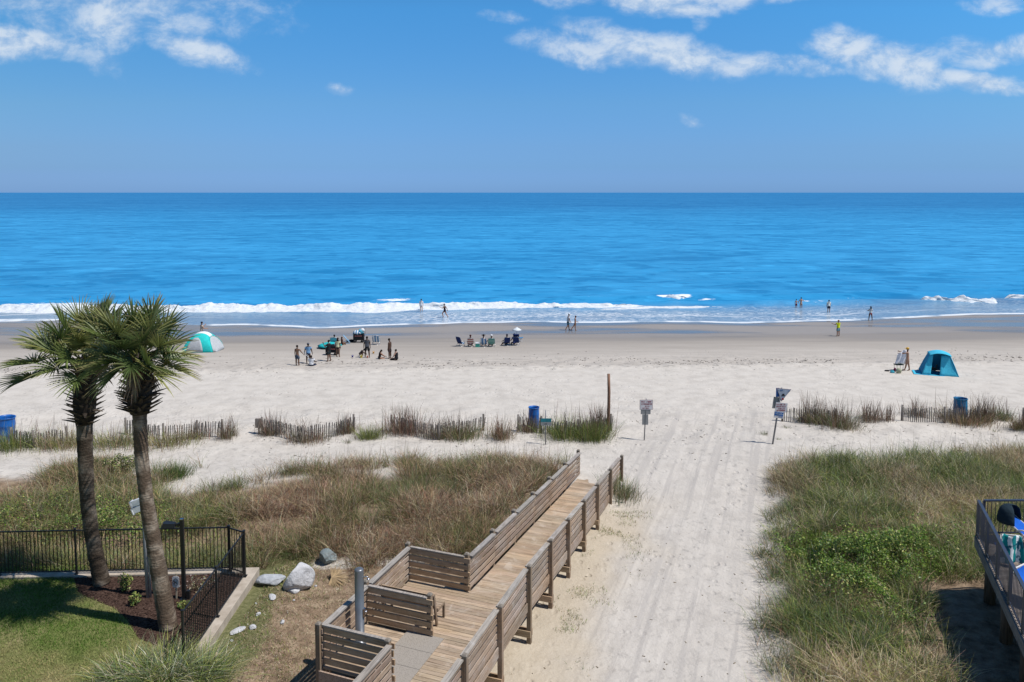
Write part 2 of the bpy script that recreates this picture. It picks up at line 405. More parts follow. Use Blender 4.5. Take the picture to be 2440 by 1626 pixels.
pool = t.step(.40, .60, t.add(t.noise(t.map(P, (.05, .24, 1)), 1, 4, .55), t.mul(t.step(78, 70, s_), .12))); c = t.mix(t.mul(wet, t.mul(pool, .9)), c, (.285, .262, .245))
# footprints and rough patches
fp = t.vor(t.map(P, (2.6, 1.7, 1)), 1); fpm = t.mul(t.step(.30, .12, fp), t.step(.46, .58, t.noise(P, .33, 3)))
band = t.mul(t.step(53.5, 55.0, s_), t.step(61, 57.5, s_)); c = t.mix(t.mul(t.mul(band, t.step(.55, .64, t.noise(t.map(P, (.9, 1.7, 1)), 1.3, 4, .65))), .5), c, (.21, .195, .18))  # dark footprint dimples along the strand, shade painted into the colour
lane = t.mul(t.step(5.5, 3.0, t.ma('ABSOLUTE', t.sub(t.sub(px_, t.mul(py_, .37)), -3.8))), t.step(46, 40, py_))
tr = t.noise(t.map(t.map(P, rot=(0, 0, R(20.3))), (3.4, .10, 1)), 1, 5, .62)
c = t.mix(t.mul(lane, t.add(.25, t.mul(t.step(.50, .62, tr), .75))), c, (.425, .395, .362))
# vegetation and earth
en = t.noise(P, 2.6, 6, .68)
earth = t.ramp(en, [(.30, (.085, .06, .04)), (.48, (.21, .15, .10)), (.62, (.30, .225, .155)), (.78, (.36, .29, .20))])
c = t.mix(t.mul(ab, .65), c, t.mix(fine, (.38, .30, .19), (.52, .44, .32)))
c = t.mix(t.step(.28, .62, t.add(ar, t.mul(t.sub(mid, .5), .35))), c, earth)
c = t.mix(t.step(.35, .75, t.add(ag, t.mul(t.sub(fine, .5), .7))), c, t.ramp(fine, [(.3, (.07, .08, .028)), (.7, (.20, .19, .095))]))
hgtn = t.add(t.add(t.mul(fine, .5), t.mul(mid, .9)), t.mul(fpm, -.55))
nrm = t.n('ShaderNodeBump'); t.put(nrm.inputs['Height'], hgtn); nrm.inputs['Distance'].default_value = .09
t.put(nrm.inputs['Strength'], t.mul(t.ma('SUBTRACT', 1, t.mul(t.step(58, 69, sw), .985)), .7))
rough = t.ma('SUBTRACT', .92, t.mul(wet, t.sub(.82, t.mul(pool, .50))))
t.out(t.pbsdf(c, rough, 0, t.add(.12, t.mul(wet, .06)), nrm.outputs[0]))
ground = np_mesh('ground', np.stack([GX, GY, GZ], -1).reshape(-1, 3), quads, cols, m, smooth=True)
tag(ground, 'pale beach sand sloping from the grassy dunes to the wet sea edge', kind='structure')

# ------------------------------------------------------------------ sea
sx = np.concatenate([-np.geomspace(70000, 80, 36)[:-1], np.arange(-80, 80, .4), np.geomspace(80, 70000, 36)])
row = np.concatenate([[-8, -4, -2, -1], np.arange(-.6, 22, .22), np.arange(22, 60, .5), np.arange(60, 130, 1.4), np.geomspace(130, 70000, 90)])
SX, RW = np.meshgrid(sx, row); xe_ = np.clip(SX, -90, 90); SY = s_edge(xe_) + .046 * xe_ + RW
near = 1 - ss(40, 125, RW)
prof = np.clip(RW / 2.0, 0, 1)
wv = (fbm(SX * .07, RW * .30 + 9, 61, 4) - .5) * .42 * ss(6, 16, RW) + (fbm(SX * .25, RW * .9, 63, 3) - .5) * .14 * ss(3, 10, RW)
sq = SY - .046 * SX
swell = .50 * np.exp(-((sq - 98.5 - 2.0 * (fbm(SX * .04, SX * 0, 65) - .5)) / 1.7) ** 2) * ss(2, 12, SX + 6 * 0) + .38 * np.exp(-((sq - 94.0 - 1.5 * (fbm(SX * .05, SX * 0, 66) - .5)) / 1.2) ** 2) * ss(26, 34, SX)
SZ = SEA + .015 + near * (wv + swell) * prof
ids = np.arange(SX.size).reshape(SX.shape)
q = np.stack([ids[:-1, :-1], ids[:-1, 1:], ids[1:, 1:], ids[1:, :-1]], -1).reshape(-1, 4)
bx = SX.ravel()
# r: metres from the water's edge / 30 ; g: how much lacy foam lies here ; b: spare
lace = (1 - ss(4.5, 13, RW)) * (.20 + .80 * ss(-22, -8, SX) * (1 - ss(34, 50, SX)) + .35 * ss(50, 60, SX))
cap = np.exp(-(((SX + 15.5) / 3.2) ** 2 + ((sq - 99.5) / 2.2) ** 2)) * .9
for (cx, cs, wx_, wy_, am) in ((21.5, 98.6, 2.6, 1.0, 1.3), (57, 94.8, 5.0, .9, 1.2), (25.5, 97, 1.5, .6, .75), (10.5, 98.4, 2.0, .5, .6), (-58, 97, 8, 2.2, .75), (45, 97.0, 1.6, .5, .55), (65, 95.5, 1.5, .6, .9), (38, 93, 3, .6, .6)):
    cap = np.maximum(cap, am * np.exp(-(((SX - cx) / wx_) ** 4 + ((sq - cs) / wy_) ** 2)))
sc_ = np.stack([np.clip(RW / 30, 0, 1), lace, np.clip(cap, 0, 1.5)], -1).reshape(-1, 3)
m, t = mat('sea_water'); P = t.pos(); A = t.attr(); er, lg, cb = t.xyz(A); px_, py_, pz_ = t.xyz(P)
edge = t.mul(er, 30)
w1 = t.noise(t.map(P, (.30, 1.15, .0)), 1, 4, .6); w2 = t.noise(t.map(P, (.05, .22, 0)), 1, 5, .6); w3 = t.noise(t.map(P, (.006, .035, 0)), 1, 5, .62); w4 = t.noise(t.map(P, (.0011, .0045, 0)), 1, 5, .6)
patch = t.noise(t.map(P, (.010, .016, 0)), 1, 3, .55)
deep = t.step(150, 900, py_)  # depth tint offshore; also paints in the view-angle darkening toward the horizon
c = t.mix(deep, (.022, .265, .55), (.010, .132, .34))
dark = t.add(t.add(t.mul(t.sub(w1, .5), .80), t.mul(t.sub(w2, .5), 1.7)), t.add(t.mul(t.sub(w3, .5), 1.5), t.mul(t.sub(w4, .5), 1.1)))
dark = t.mul(t.add(dark, t.mul(t.sub(patch, .5), .5)), .55)
def streak(sx_, sy_, a, b, off): return t.step(a, b, t.noise(t.map(P, (sx_, sy_, 0), (off, off * 2, 0)), 1, 6, .58, .35))
dark = t.sub(dark, t.mul(streak(.16, .26, .52, .62, 3), .42)); dark = t.sub(dark, t.mul(streak(.055, .085, .53, .63, 8), .36)); dark = t.sub(dark, t.mul(streak(.018, .027, .53, .65, 14), .24)); dark = t.sub(dark, t.mul(streak(.0055, .0085, .53, .65, 19), .20))
dark = t.add(dark, t.mul(streak(.15, .24, .54, .64, 31), .34)); dark = t.add(dark, t.mul(streak(.05, .078, .54, .66, 37), .20)); dark = t.add(dark, t.mul(streak(.016, .024, .54, .66, 41), .18)); dark = t.add(dark, .06)  # pale streaks: light glints on the wavelets painted into the water colour
c = t.mix(t.ma('ADD', .5, dark, 0, True), t.mix(.52, c, (.004, .09, .245)), t.mix(.30, c, (.09, .44, .76)))
shallow = t.step(15, 4, edge); c = t.mix(t.mul(shallow, .72), c, (.185, .215, .24))
# foam
fv = t.map(P, (.55, 1.25, 0)); wob = t.n('ShaderNodeVectorMath', operation='ADD'); t.put(wob.inputs[0], fv)
t.put(wob.inputs[1], t.mul(t.noise(fv, 1.5, 4, .6), 1.3)); cell = t.vor(wob.outputs[0], 1.5, 'DISTANCE_TO_EDGE')
lc = t.mul(t.mul(t.add(t.step(.16, .02, cell), t.step(.56, .70, t.noise(fv, 2.4, 5, .65))), lg), t.add(.35, t.step(.36, .62, t.noise(t.map(P, (.06, .25, 0)), 1, 4, .6))))
rim = t.mul(t.step(.75, .12, t.add(edge, t.mul(t.sub(t.noise(P, 1.2, 3), .5), .6))), t.step(.36, .52, t.noise(t.map(P, (.16, .0, 0)), 1, 3)))
rim2 = t.mul(t.step(.5, .05, t.ma('ABSOLUTE', t.sub(edge, t.add(3.6, t.mul(t.sub(t.noise(t.map(P, (.07, 0, 0)), 1, 3), .5), 5))))), t.step(.44, .6, t.noise(t.map(P, (.1, .1, 0), (7, 3, 0)), 1, 3)))
cp = t.step(.45, .75, t.add(cb, t.mul(t.sub(t.noise(t.map(P, (.8, 1.6, 0)), 1.4, 5, .7), .56), 1.7)))
cp = t.mul(cp, t.step(.05, .3, cb))
fo = t.ma('ADD', t.ma('MAXIMUM', t.mul(lc, .50), t.ma('MAXIMUM', t.mul(rim, .85), t.mul(rim2, .55))), cp, 0, True)
c = t.mix(fo, c, (.74, .77, .80))
bh = t.add(t.mul(w1, .35), t.add(t.mul(w2, 1.0), t.mul(t.noise(t.map(P, (1.3, 3.0, 0)), 1, 4), .10)))
nb = t.n('ShaderNodeBump'); t.put(nb.inputs['Height'], bh); nb.inputs['Strength'].default_value = .5; nb.inputs['Distance'].default_value = .35
df = t.n('ShaderNodeBsdfDiffuse'); t.put(df.inputs[0], c); t.put(df.inputs['Normal'], nb.outputs[0])
gl = t.n('ShaderNodeBsdfGlossy'); gl.inputs['Roughness'].default_value = .14; t.put(gl.inputs['Normal'], nb.outputs[0]); gl.inputs[0].default_value = (.85, .95, 1, 1)
lw = t.n('ShaderNodeLayerWeight'); lw.inputs[0].default_value = .18; t.put(lw.inputs['Normal'], nb.outputs[0])
fr = t.mul(t.ma('MINIMUM', t.add(.03, t.mul(lw.outputs[0], .22)), .13), t.sub(1, fo))
fr = t.ma('MAXIMUM', fr, t.mul(t.mul(shallow, .38), t.sub(1, fo)))
mx = t.n('ShaderNodeMixShader'); t.put(mx.inputs[0], fr); t.put(mx.inputs[1], df.outputs[0]); t.put(mx.inputs[2], gl.outputs[0]); t.out(mx.outputs[0])
sea = np_mesh('water', np.stack([SX, SY, SZ], -1).reshape(-1, 3), q, sc_, m, smooth=True)
tag(sea, 'bright blue ocean reaching to the horizon', kind='structure')

# breaking surf: a tumbling ridge of white water along the left two thirds of the shore
m, t = mat('surf_foam'); P = t.pos()
n = t.noise(t.map(P, (1, 1.4, 1.4)), 2.2, 5, .65)
t.out(t.pbsdf(t.ramp(n, [(.28, (.36, .45, .54)), (.46, (.60, .64, .68)), (.75, (.70, .71, .72))]), .8, 0, .2, t.bump(n, .8, .12)))  # blue low end of the ramp paints shadow into the foam hollows
def surf(x0, x1, sc, hgt_, wid, seed, taper=5):
    xs = np.arange(x0, x1, .14); us = np.linspace(-1, 1, 26); XX, UU = np.meshgrid(xs, us)
    tp = ss(x0, x0 + taper, XX) * (1 - ss(x1 - taper, x1, XX))
    cen = sc + 1.6 * (fbm(XX * .05, XX * 0, seed, 3) - .5) * 2 + .046 * XX
    wd = wid * (1 - .5 * ss(-14, 8, XX) * (x0 < -50)) * (.35 + 1.3 * fbm(XX * .2, XX * 0 + 7, seed + 3, 4)) * (.25 + .75 * tp)
    lump = (1 - .35 * ss(-14, 8, XX) * (x0 < -50)) * (.25 + 1.5 * fbm(XX * .75, UU * 1.2, seed + 5, 5))
    pr = np.where(UU > 0, np.clip(1 - UU ** 2, 0, 1) ** .7, np.clip(1 - UU * UU, 0, 1) ** 1.6)
    prof_ = np.where(UU > .15, np.clip(1 - ((UU - .15) / .85) ** 2, 0, 1) ** .6, np.clip(1 - ((.15 - UU) / 1.15), 0, 1) ** 1.5)
    ZZ = SEA - .05 + (hgt_ * tp * lump * prof_) + .07 * (1 - np.abs(UU)) * (fbm(XX * 2.2, UU * 6, seed + 9, 3))
    YY = cen + UU * wd + .75 * (fbm(XX * 1.1, UU * 2.4, seed + 11, 4) - .5)
    i = np.arange(XX.size).reshape(XX.shape)
    qq = np.stack([i[:-1, :-1], i[:-1, 1:], i[1:, 1:], i[1:, :-1]], -1).reshape(-1, 4)
    return np.stack([XX, YY, ZZ], -1).reshape(-1, 3), qq
VV = []; QQ = []; n0 = 0
for a in ((-75, 17, 91.2, .66, 1.9, 71, 4), (8, 30, 89.8, .16, 1.3, 75, 9), (19.6, 23.6, 97.6, .65, .8, 81, 1.2), (51.8, 62.5, 94.0, .72, .75, 84, 1.0), (64.5, 72, 95, .6, .7, 90, 1.4)):
    v_, q_ = surf(*a); VV.append(v_); QQ.append(q_ + n0); n0 += len(v_)
sf = np_mesh('breaking_surf', np.concatenate(VV), np.concatenate(QQ), None, m, smooth=True)
tag(sf, 'white foaming surf breaking along the waterline', kind='stuff')
# ------------------------------------------------------------------ boardwalk (local frame: Y runs down the ramp, X across to the right)
TAN = (.40, .275, .165); GREY = (.33, .30, .275)
w_al = wood('boards_along', (.36, .24, .155), GREY, (34, 1.6, 34), .40)
w_ac = wood('boards_across', (.50, .335, .195), (.38, .30, .22), (1.6, 34, 34), .25)
w_deck = wood('deck_planks', (.42, .30, .195), (.42, .355, .285), (1.6, 30, 30), .42)
w_up = wood('posts_wood', (.30, .205, .13), (.25, .21, .175), (34, 34, 1.6), .45)
w_cap = wood('weathered_cap', (.36, .325, .29), (.42, .405, .40), (34, 1.6, 34), .9)
m_capd, t = mat('post_top'); t.out(t.pbsdf(t.ramp(t.noise(t.obj(), 14, 4), [(.3, (.16, .135, .11)), (.7, (.26, .23, .195))]), .8))
bwk = thing('boardwalk', (BW0[0], BW0[1], 0), 'long tan timber boardwalk ramp with slatted side rails leading down to the beach', 'boardwalk', rotz=-AZ)
def zd(s): return 1.2 if s <= 0 else 1.2 - .068 * s
def tone(a=.16): g = 1 + random.uniform(-a, a); return (g * random.uniform(.98, 1.03), g, g * random.uniform(.96, 1.02))
mb = MB(); s = -9.0
while s < 12.35:
    wdt = .137; mb.col = tone(.2); x0 = -1.715 if not (-4.6 < s < 0) else -3.715
    if x0 < -3 and not (-2.47 < s): x0 = -1.715
    a, b = zd(s), zd(s + wdt)
    mb.beam((x0, s + wdt / 2, (a + b) / 2 - .02), (.02, s + wdt / 2, (a + b) / 2 - .02 + random.uniform(-.002, .002)), wdt, .038); s += wdt + .009
y0 = -2.54
while y0 > -4.55:                        # shower floor boards
    mb.col = tone(.2); mb.beam((-3.715, y0 - .068, 1.178), (-1.72, y0 - .068, 1.178), .135, .038); y0 -= .146
mb.build('deck', w_deck, bwk)
mb = MB()
for x in (.045, -1.75):                 # rim joists
    mb.col = tone(); mb.beam((x, -9, .995), (x, 0, .995), .045, .30); mb.beam((x, 0, .995), (x, 12.3, zd(12.3) - .205), .045, .30)
mb.col = tone(); mb.beam((-3.74, -4.6, .995), (-3.74, 0.05, .995), .045, .30); mb.beam((-3.765, .06, .995), (-1.775, .06, .995), .045, .30); mb.beam((-3.765, -4.66, .995), (-1.775, -4.66, .995), .045, .30)
for x in (-.65, -1.35): mb.beam((x, -9, .99), (x, 0, .99), .045, .26)
mb.build('rim_joist', w_al, bwk)
def post(x, s, h=1.15, w=.125, foot=None):
    wx, wy = bw_world(x, s); zb = min(hz(wx, wy) - .4, zd(s) - .5); p = MB(); p.col = tone(); zt = zd(s) + h
    p.box((x, s, (zb + zt - .05) / 2), (w, w, zt - .05 - zb)); o = p.build('post', w_up, bwk)
    c = MB(); zc = zt - .05; hw = w / 2 + .004
    c.add([(x - hw, s - hw, zc), (x + hw, s - hw, zc), (x + hw, s + hw, zc), (x - hw, s + hw, zc), (x - hw, s - hw, zc + .025), (x + hw, s - hw, zc + .025), (x + hw, s + hw, zc + .025), (x - hw, s + hw, zc + .025),
           (x - hw * .55, s - hw * .55, zc + .062), (x + hw * .55, s - hw * .55, zc + .062), (x + hw * .55, s + hw * .55, zc + .062), (x - hw * .55, s + hw * .55, zc + .062)],
          [(0, 1, 5, 4), (1, 2, 6, 5), (2, 3, 7, 6), (3, 0, 4, 7), (4, 5, 9, 8), (5, 6, 10, 9), (6, 7, 11, 10), (7, 4, 8, 11), (8, 9, 10, 11), (3, 2, 1, 0)])
    c.build('post_top', m_capd, o); return o
RP = [-8.9, -6.7, -4.49, -2.26, 0.0, 2.03, 3.98, 5.98, 7.95, 10.1, 12.2]
for s in RP: post(.135, s)
LP = [0.02] + RP[5:]
for s in LP: post(-1.84, s)
for s in (.0, -2.40, -4.6): post(-3.80, s)
post(-1.84, -2.40); post(-1.84, -4.6); post(-1.84, -6.5); post(-1.84, -8.5)
for s in RP[2:]:                          # cross beams low on the legs
    wx, wy = bw_world(0.1, s); g = hz(wx, wy); zb = max(g + .30, .18)
    if zd(s) - .36 < zb - .1: continue
    b = MB(); b.col = tone(); b.beam((-1.95, s - .085, zb), (.20, s - .085, zb), .042, .19); b.col = tone(); b.beam((-1.95, s + .085, zb), (.20, s + .085, zb), .042, .19); b.build('cross_beam', w_ac, bwk)
def rail(x, pts, n=5, h=.128, gap=.082, name='side_rail', w_cap_=.15, capx=0, face=.030):
    r = MB(); c = MB()
    for i in range(len(pts) - 1):
        a, b = pts[i] + .004, pts[i + 1] - .004; za, zb_ = zd(a + 1e-4), zd(b)
        for k in range(n):
            z = .075 + h / 2 + k * .196; r.col = tone(.2); j = random.uniform(-.004, .004)
            r.beam((x, a, za + z + j), (x, b, zb_ + z - j), face, h)
        c.col = tone(.1); c.beam((x + capx, a + .06, za + 1.035), (x + capx, b - .06, zb_ + 1.035), w_cap_, .038)
    o = r.build(name, w_al, bwk); c.build('cap_board', w_cap, o); return o
rail(.051, [-9.0] + RP[:5]); rail(.051, RP[4:], name='ramp_rail'); rail(-1.758, LP, name='ramp_rail')
rail(-1.758, [-9.0, -8.5, -6.5, -4.6]); rail(-3.718, [-4.6, -2.40, 0.0], name='landing_rail')
sk = MB()
for i in range(len(RP) - 1): sk.col = tone(); a, b = RP[i], RP[i + 1]; sk.beam((.092, a + .07, zd(a) - .10), (.092, b - .07, zd(b) - .10), .036, .27)
sk.build('skirt_board', w_al, bwk)
def panel(s, x0, x1, off, n=5, first=.06, lab=None):
    p = MB()
    for k in range(n): p.col = tone(.15); z = 1.2 + first + .07 + k * .205; p.beam((x0 + random.uniform(-.01, .01), s + off, z), (x1 + (.10 if k % 2 == 0 else .07), s + off, z), .042, .142)
    o = p.build('privacy_panel', w_ac, bwk); c = MB(); c.col = tone(.08); c.beam((x0 + .06, s + off - .0, 2.262), (x1 - .075, s + off - .0, 2.262), .09, .036); c.build('cap_board', w_cap, o); return o
panel(0.02, -3.73, -1.80, -.086); panel(-2.40, -3.73, -1.80, -.086); panel(-4.6, -3.87, -1.80, .086)

# bench standing behind the middle panel
bx, by = bw_world(-2.72, -1.87)
bn = thing('bench', (bx, by, 1.2), 'brown wooden bench backing onto the slatted shower screen on the boardwalk', 'bench', rotz=-AZ)
sb = MB()
for k in range(4): sb.col = tone(); sb.beam((-.80, .02 + k * .105, .44), (.88, .02 + k * .105, .44), .092, .036)
sb.build('seat', w_ac, bn)
bb = MB()
for k in range(4): bb.col = tone(); bb.beam((-.80, -.12 - k * .028, .54 + k * .11), (.88, -.12 - k * .028, .54 + k * .11), .03, .09)
bb.build('backrest', w_ac, bn)
for x in (-.78, .86):
    l = MB(); l.col = tone(); l.beam((x, .36, 0), (x, .36, .42), .06, .06); l.build('leg', w_up, bn)
    l = MB(); l.col = tone(); l.beam((x, -.07, 0), (x, -.25, .95), .045, .08); l.build('leg', w_up, bn)
    l = MB(); l.col = tone(); l.beam((x, -.05, .40), (x, .40, .40), .05, .045); l.build('seat_rail', w_up, bn)
# shower column
m_steel = plain('grey_steel', (.20, .21, .225), .38, .55, .1, 3, .05)
m_chrome = plain('chrome', (.6, .6, .62), .2, 1, .05)
sx_, sy_ = bw_world(-3.36, -3.42)
sh = thing('shower_post', (sx_, sy_, 1.2), 'grey round metal shower post standing in the boardwalk alcove', 'shower')
MB().lathe([(.16, 0), (.16, .012), (.118, .014), (.118, 2.0), (.112, 2.03), (.08, 2.05), (.0, 2.056)], n=24).build('column', m_steel, sh)
h_ = MB(); h_.tube([(.10, -.02, 1.83), (.2, -.02, 1.84), (.24, -.03, 1.82)], .016, 8); h_.lathe([(.02, 1.80), (.045, 1.785), (.045, 1.775)], (.245, -.03, 0), 12); h_.build('shower_head', m_chrome, sh)
v_ = MB(); v_.box((.125, -.03, .88), (.05, .10, .22)); v_.tube([(.15, -.03, .9), (.20, -.03, .9)], .03, 10); v_.build('valve', m_chrome, sh)
# grey drainage mat
m_mat, t = mat('grey_mat'); q_ = t.obj(); hol = t.vor(t.map(q_, (38, 38, 1)), 1); xs_ = t.xyz(q_)
c = t.mix(t.step(.32, .22, hol), (.31, .28, .245), (.17, .15, .13)); t.out(t.pbsdf(c, .8, 0, .2, t.bump(hol, .4, .01)))
mtb = thing('drain_mat', (*bw_world(-1.50, -3.5), 1.2), 'light grey perforated mat laid across the boardwalk beside the shower', 'mat', rotz=-AZ)
for k, y in enumerate((-.70, 0.0, .70)): m_ = MB(); m_.slab([(-.98, y - .345), (.10, y - .345), (.10, y + .345), (-.98, y + .345)], .003, .022); m_.build('mat_tile', m_mat, mtb)

# ------------------------------------------------------------------ lawn, mulch, wall and fence
m_lawn, t = mat('lawn_soil'); P = t.pos(); n_ = t.noise(P, 1.1, 5, .62); fn = t.noise(P, 30, 3, .6)
c = t.ramp(t.add(t.mul(n_, .7), t.mul(fn, .3)), [(.34, (.08, .12, .025)), (.5, (.17, .185, .065)), (.66, (.25, .21, .11))]); t.out(t.pbsdf(c, .9, 0, .1, t.bump(fn, .8, .03)))
mb = MB(); xs_l = np.linspace(-60, WALL_X - .3, 30)
mb.sheet([[(x, -20, LAWN_Z) for x in xs_l], [(x, 10, LAWN_Z) for x in xs_l], [(x, back_y(x) - .2, LAWN_Z) for x in xs_l]]); lw_ = mb.build('lawn', m_lawn); tag(lw_, 'mown lawn behind the retaining wall', kind='structure')
m_mul, t = mat('mulch'); P = t.pos(); a_ = t.noise(P, 13, 5, .7); b_ = t.vor(t.map(P, (17, 30, 1)), 1)
c = t.ramp(t.add(t.mul(a_, .6), t.mul(b_, .4)), [(.28, (.016, .010, .008)), (.46, (.05, .029, .022)), (.66, (.105, .066, .05))]); t.out(t.pbsdf(c, .95, 0, .1, t.bump(a_, 1, .05)))
mb = MB(); MP = [(WALL_X - .36, 17.6), (WALL_X - .36, back_y(-8.4) - .18), (-13.6, back_y(-13.6) - .18)] + [(p.x, p.y) for p in (at(176, 1378, 1), at(185, 1412, 1), at(225, 1432, 1), at(270, 1448, 1), at(303, 1478, 1), at(330, 1522, 1), at(395, 1548, 1), at(452, 1575, 1))] + [(-9.3, 17.6)]
mb.add([(x, y, LAWN_Z + .005) for x, y in MP], [tuple(range(len(MP) - 1, -1, -1))]); mu = mb.build('mulch_bed', m_mul); tag(mu, 'dark brown mulch bed around the palm trunks', kind='structure')
ch = MB(); MPs = MP
for _ in range(2600):                    # loose bark chips
    x, y = random.uniform(-13.6, -8.45), random.uniform(17, 23.9)
    if not inpoly(MPs, np.array([x]), np.array([y]))[0]: continue
    g = random.uniform(.5, 1.7); ch.col = (.052 * g, .031 * g, .024 * g); a = random.uniform(0, 3.14); ch.box((x, y, LAWN_Z + .016), (random.uniform(.03, .09), random.uniform(.012, .03), .016), Matrix.Rotation(a, 3, 'Z') @ Matrix.Rotation(random.uniform(-.4, .4), 3, 'X'))
m_chip = leafy('bark_chip', .9, 0, .1); co = ch.build('bark_chips', m_chip); tag(co, 'loose dark bark chips strewn over the mulch bed', kind='stuff')

m_conc, t = mat('concrete'); P = t.pos(); a_ = t.noise(P, 2.2, 6, .65); b_ = t.noise(P, 40, 3)
c = t.ramp(a_, [(.3, (.30, .25, .195)), (.6, (.46, .40, .33)), (.8, (.54, .48, .41))]); t.out(t.pbsdf(c, .85, 0, .2, t.bump(t.add(a_, t.mul(b_, .3)), .3, .02)))
rw = MB(); WY = back_y(-8) + .12
rw.slab([(WALL_X - .34, 18.2), (WALL_X, 18.2), (WALL_X, WY), (WALL_X - .02, WY + .02), (-60, back_y(-60) + .14), (-60, back_y(-60) - .16), (WALL_X - .34, back_y(-8.3) - .16)], -.2, LAWN_Z + .05)
w_ = rw.build('retaining_wall', m_conc); bm_ = w_.modifiers.new('b', 'BEVEL'); bm_.width = .02; bm_.segments = 2
tag(w_, 'low tan concrete retaining wall edging the lawn below the black fence', 'wall')
m_blk = plain('black_metal', (.012, .013, .015), .38, .0, .1, 4, .02, .5)
def metal_fence(p0, p1, z0, h, label, n_post, pick=.115, skip=(0, 0), mat_=None, name='metal_fence', bottom=.09, bars=.018, group=None, pw=.05):
    m_ = mat_ or m_blk; p0 = Vector((*p0, z0)); p1 = Vector((*p1, z0)); d = p1 - p0; L = d.length; d.normalize()
    ft = thing(name, p0, label, 'fence', group); O = Vector((0, 0, 0))
    r = MB(); r.beam(Vector((0, 0, h)), d * L + Vector((0, 0, h)), .035, .034); r.build('top_rail', m_, ft)
    r = MB(); r.beam(Vector((0, 0, bottom)), d * L + Vector((0, 0, bottom)), .03, .03); r.build('bottom_rail', m_, ft)
    r = MB(); k = pick
    while k < L - .03: q0 = d * k; r.beam(q0 + Vector((0, 0, bottom + .015)), q0 + Vector((0, 0, h - .017)), bars, bars); k += pick
    r.build('pickets', m_, ft)
    for i in range(n_post):
        q0 = d * (L * i / (n_post - 1)) if n_post > 1 else O
        r = MB(); r.beam(q0, q0 + Vector((0, 0, h + .05)), pw, pw); r.beam(q0 + Vector((0, 0, h + .05)), q0 + Vector((0, 0, h + .075)), pw + .015, pw + .015); r.beam(q0, q0 + Vector((0, 0, .012)), pw + .07, pw + .07); r.build('post', m_, ft)
    return ft
FZ = LAWN_Z + .05; FG = 'black metal fence runs around the lawn'
metal_fence((-8.96, back_y(-8.96) - .02), (-18.4, back_y(-18.4) - .02), FZ, 1.40, 'black picket fence along the back of the lawn parallel to the sea', 5, group=FG)
metal_fence((-8.92, back_y(-8.9) - .06), (-8.34, back_y(-8.2) - .40), FZ, 1.40, 'short angled black fence piece at the lawn corner', 2, group=FG, pick=.11)
metal_fence((-8.34, back_y(-8.2) - .46), (-8.30, 18.3), FZ, 1.40, 'black picket fence along the right side wall of the lawn', 3, group=FG)
# black lamp post, pale pole with floodlights, pet sign
lb = at(439, 1427, LAWN_Z); lp = thing('lamp_post', lb, 'black square lamp post with a flat shoebox lamp head beside the right palm', 'lamp post')
MB().beam((0, 0, 0), (0, 0, 2.42), .095, .095).build('pole', m_blk, lp); MB().box((0, 0, 2.43), (.10, .10, .02)).build('pole_cap', m_chrome, lp)
a_ = MB(); a_.beam((-.02, 0, 2.26), (-.2, 0, 2.26), .05, .05); a_.box((-.10, 0, 2.26), (.05, .09, .10)); a_.build('arm', m_blk, lp)
h_ = MB(); h_.add([(-.18, -.10, 2.20), (-.18, .10, 2.20), (-.56, .14, 2.20), (-.62, 0, 2.20), (-.56, -.14, 2.20), (-.20, -.08, 2.31), (-.20, .08, 2.31), (-.50, .11, 2.34), (-.54, 0, 2.34), (-.50, -.11, 2.34)], [(0, 1, 2, 3, 4), (9, 8, 7, 6, 5), (0, 5, 6, 1), (1, 6, 7, 2), (2, 7, 8, 3), (3, 8, 9, 4), (4, 9, 5, 0)]); h_.build('lamp_head', m_blk, lp)
b_ = MB(); b_.beam((0, 0, 0), (0, 0, .02), .2, .2); b_.box((.13, 0, .13), (.09, .10, .26)); b_.build('base', m_blk, lp)
m_pvc = plain('pale_grey_pipe', (.34, .345, .35), .5, .0, .12, 3); m_wht = plain('white_metal', (.72, .73, .74), .45, 0, .06)
pb = at(352, 1424, LAWN_Z); pp = thing('floodlight_pole', pb, 'slim pale grey pole with two white floodlights behind the right palm', 'light pole')
MB().tube([(0, 0, 0), (-.03, 0, 2.3), (-.06, 0, 2.85)], [.05, .05, .045], 10).build('pole', m_pvc, pp); MB().tube([(.09, 0, 0), (.07, 0, 1.5), (.02, 0, 2.5)], .03, 8).build('conduit', m_pvc, pp)
for z, x in ((2.92, -.20), (2.72, -.16)):
    f = MB(); rot = Matrix.Rotation(R(-22), 3, 'Y'); f.box((x, 0, z), (.30, .16, .16), rot); f.box((x - .16, 0, z - .07), (.03, .20, .20), rot); f.beam((x + .1, 0, z), (-.05, 0, z - .1), .03, .03); f.build('floodlight', m_wht, pp)
m_sgn = plain('sign_white', (.62, .60, .62), .5, 0, .06); m_lw = plain('pale_stake', (.45, .38, .28), .8)
m_red = plain('sign_red', (.30, .02, .03), .5); m_drk = plain('sign_dark', (.02, .02, .03), .5)
gb = at(420, 1428, LAWN_Z); gs = thing('pet_sign', gb, 'small pale no-pets sign with a slashed circle on a stake in the mulch', 'sign', rotz=R(-6))
MB().beam((0, .012, 0), (.02, .012, .78), .04, .02).build('stake', m_lw, gs)
p_ = MB(); hx = [(-.10, .40), (-.06, .36), (.08, .36), (.115, .40), (.115, .66), (.08, .70), (-.06, .70), (-.10, .66)]
p_.add([(x, -.004, z) for x, z in hx] + [(x, -.012, z) for x, z in hx], [tuple(range(8)), tuple(range(15, 7, -1))] + [(i, i + 8, (i + 1) % 8 + 8, (i + 1) % 8) for i in range(8)]); p_.build('panel', m_sgn, gs)
r_ = MB(); cx, cz = .008, .53
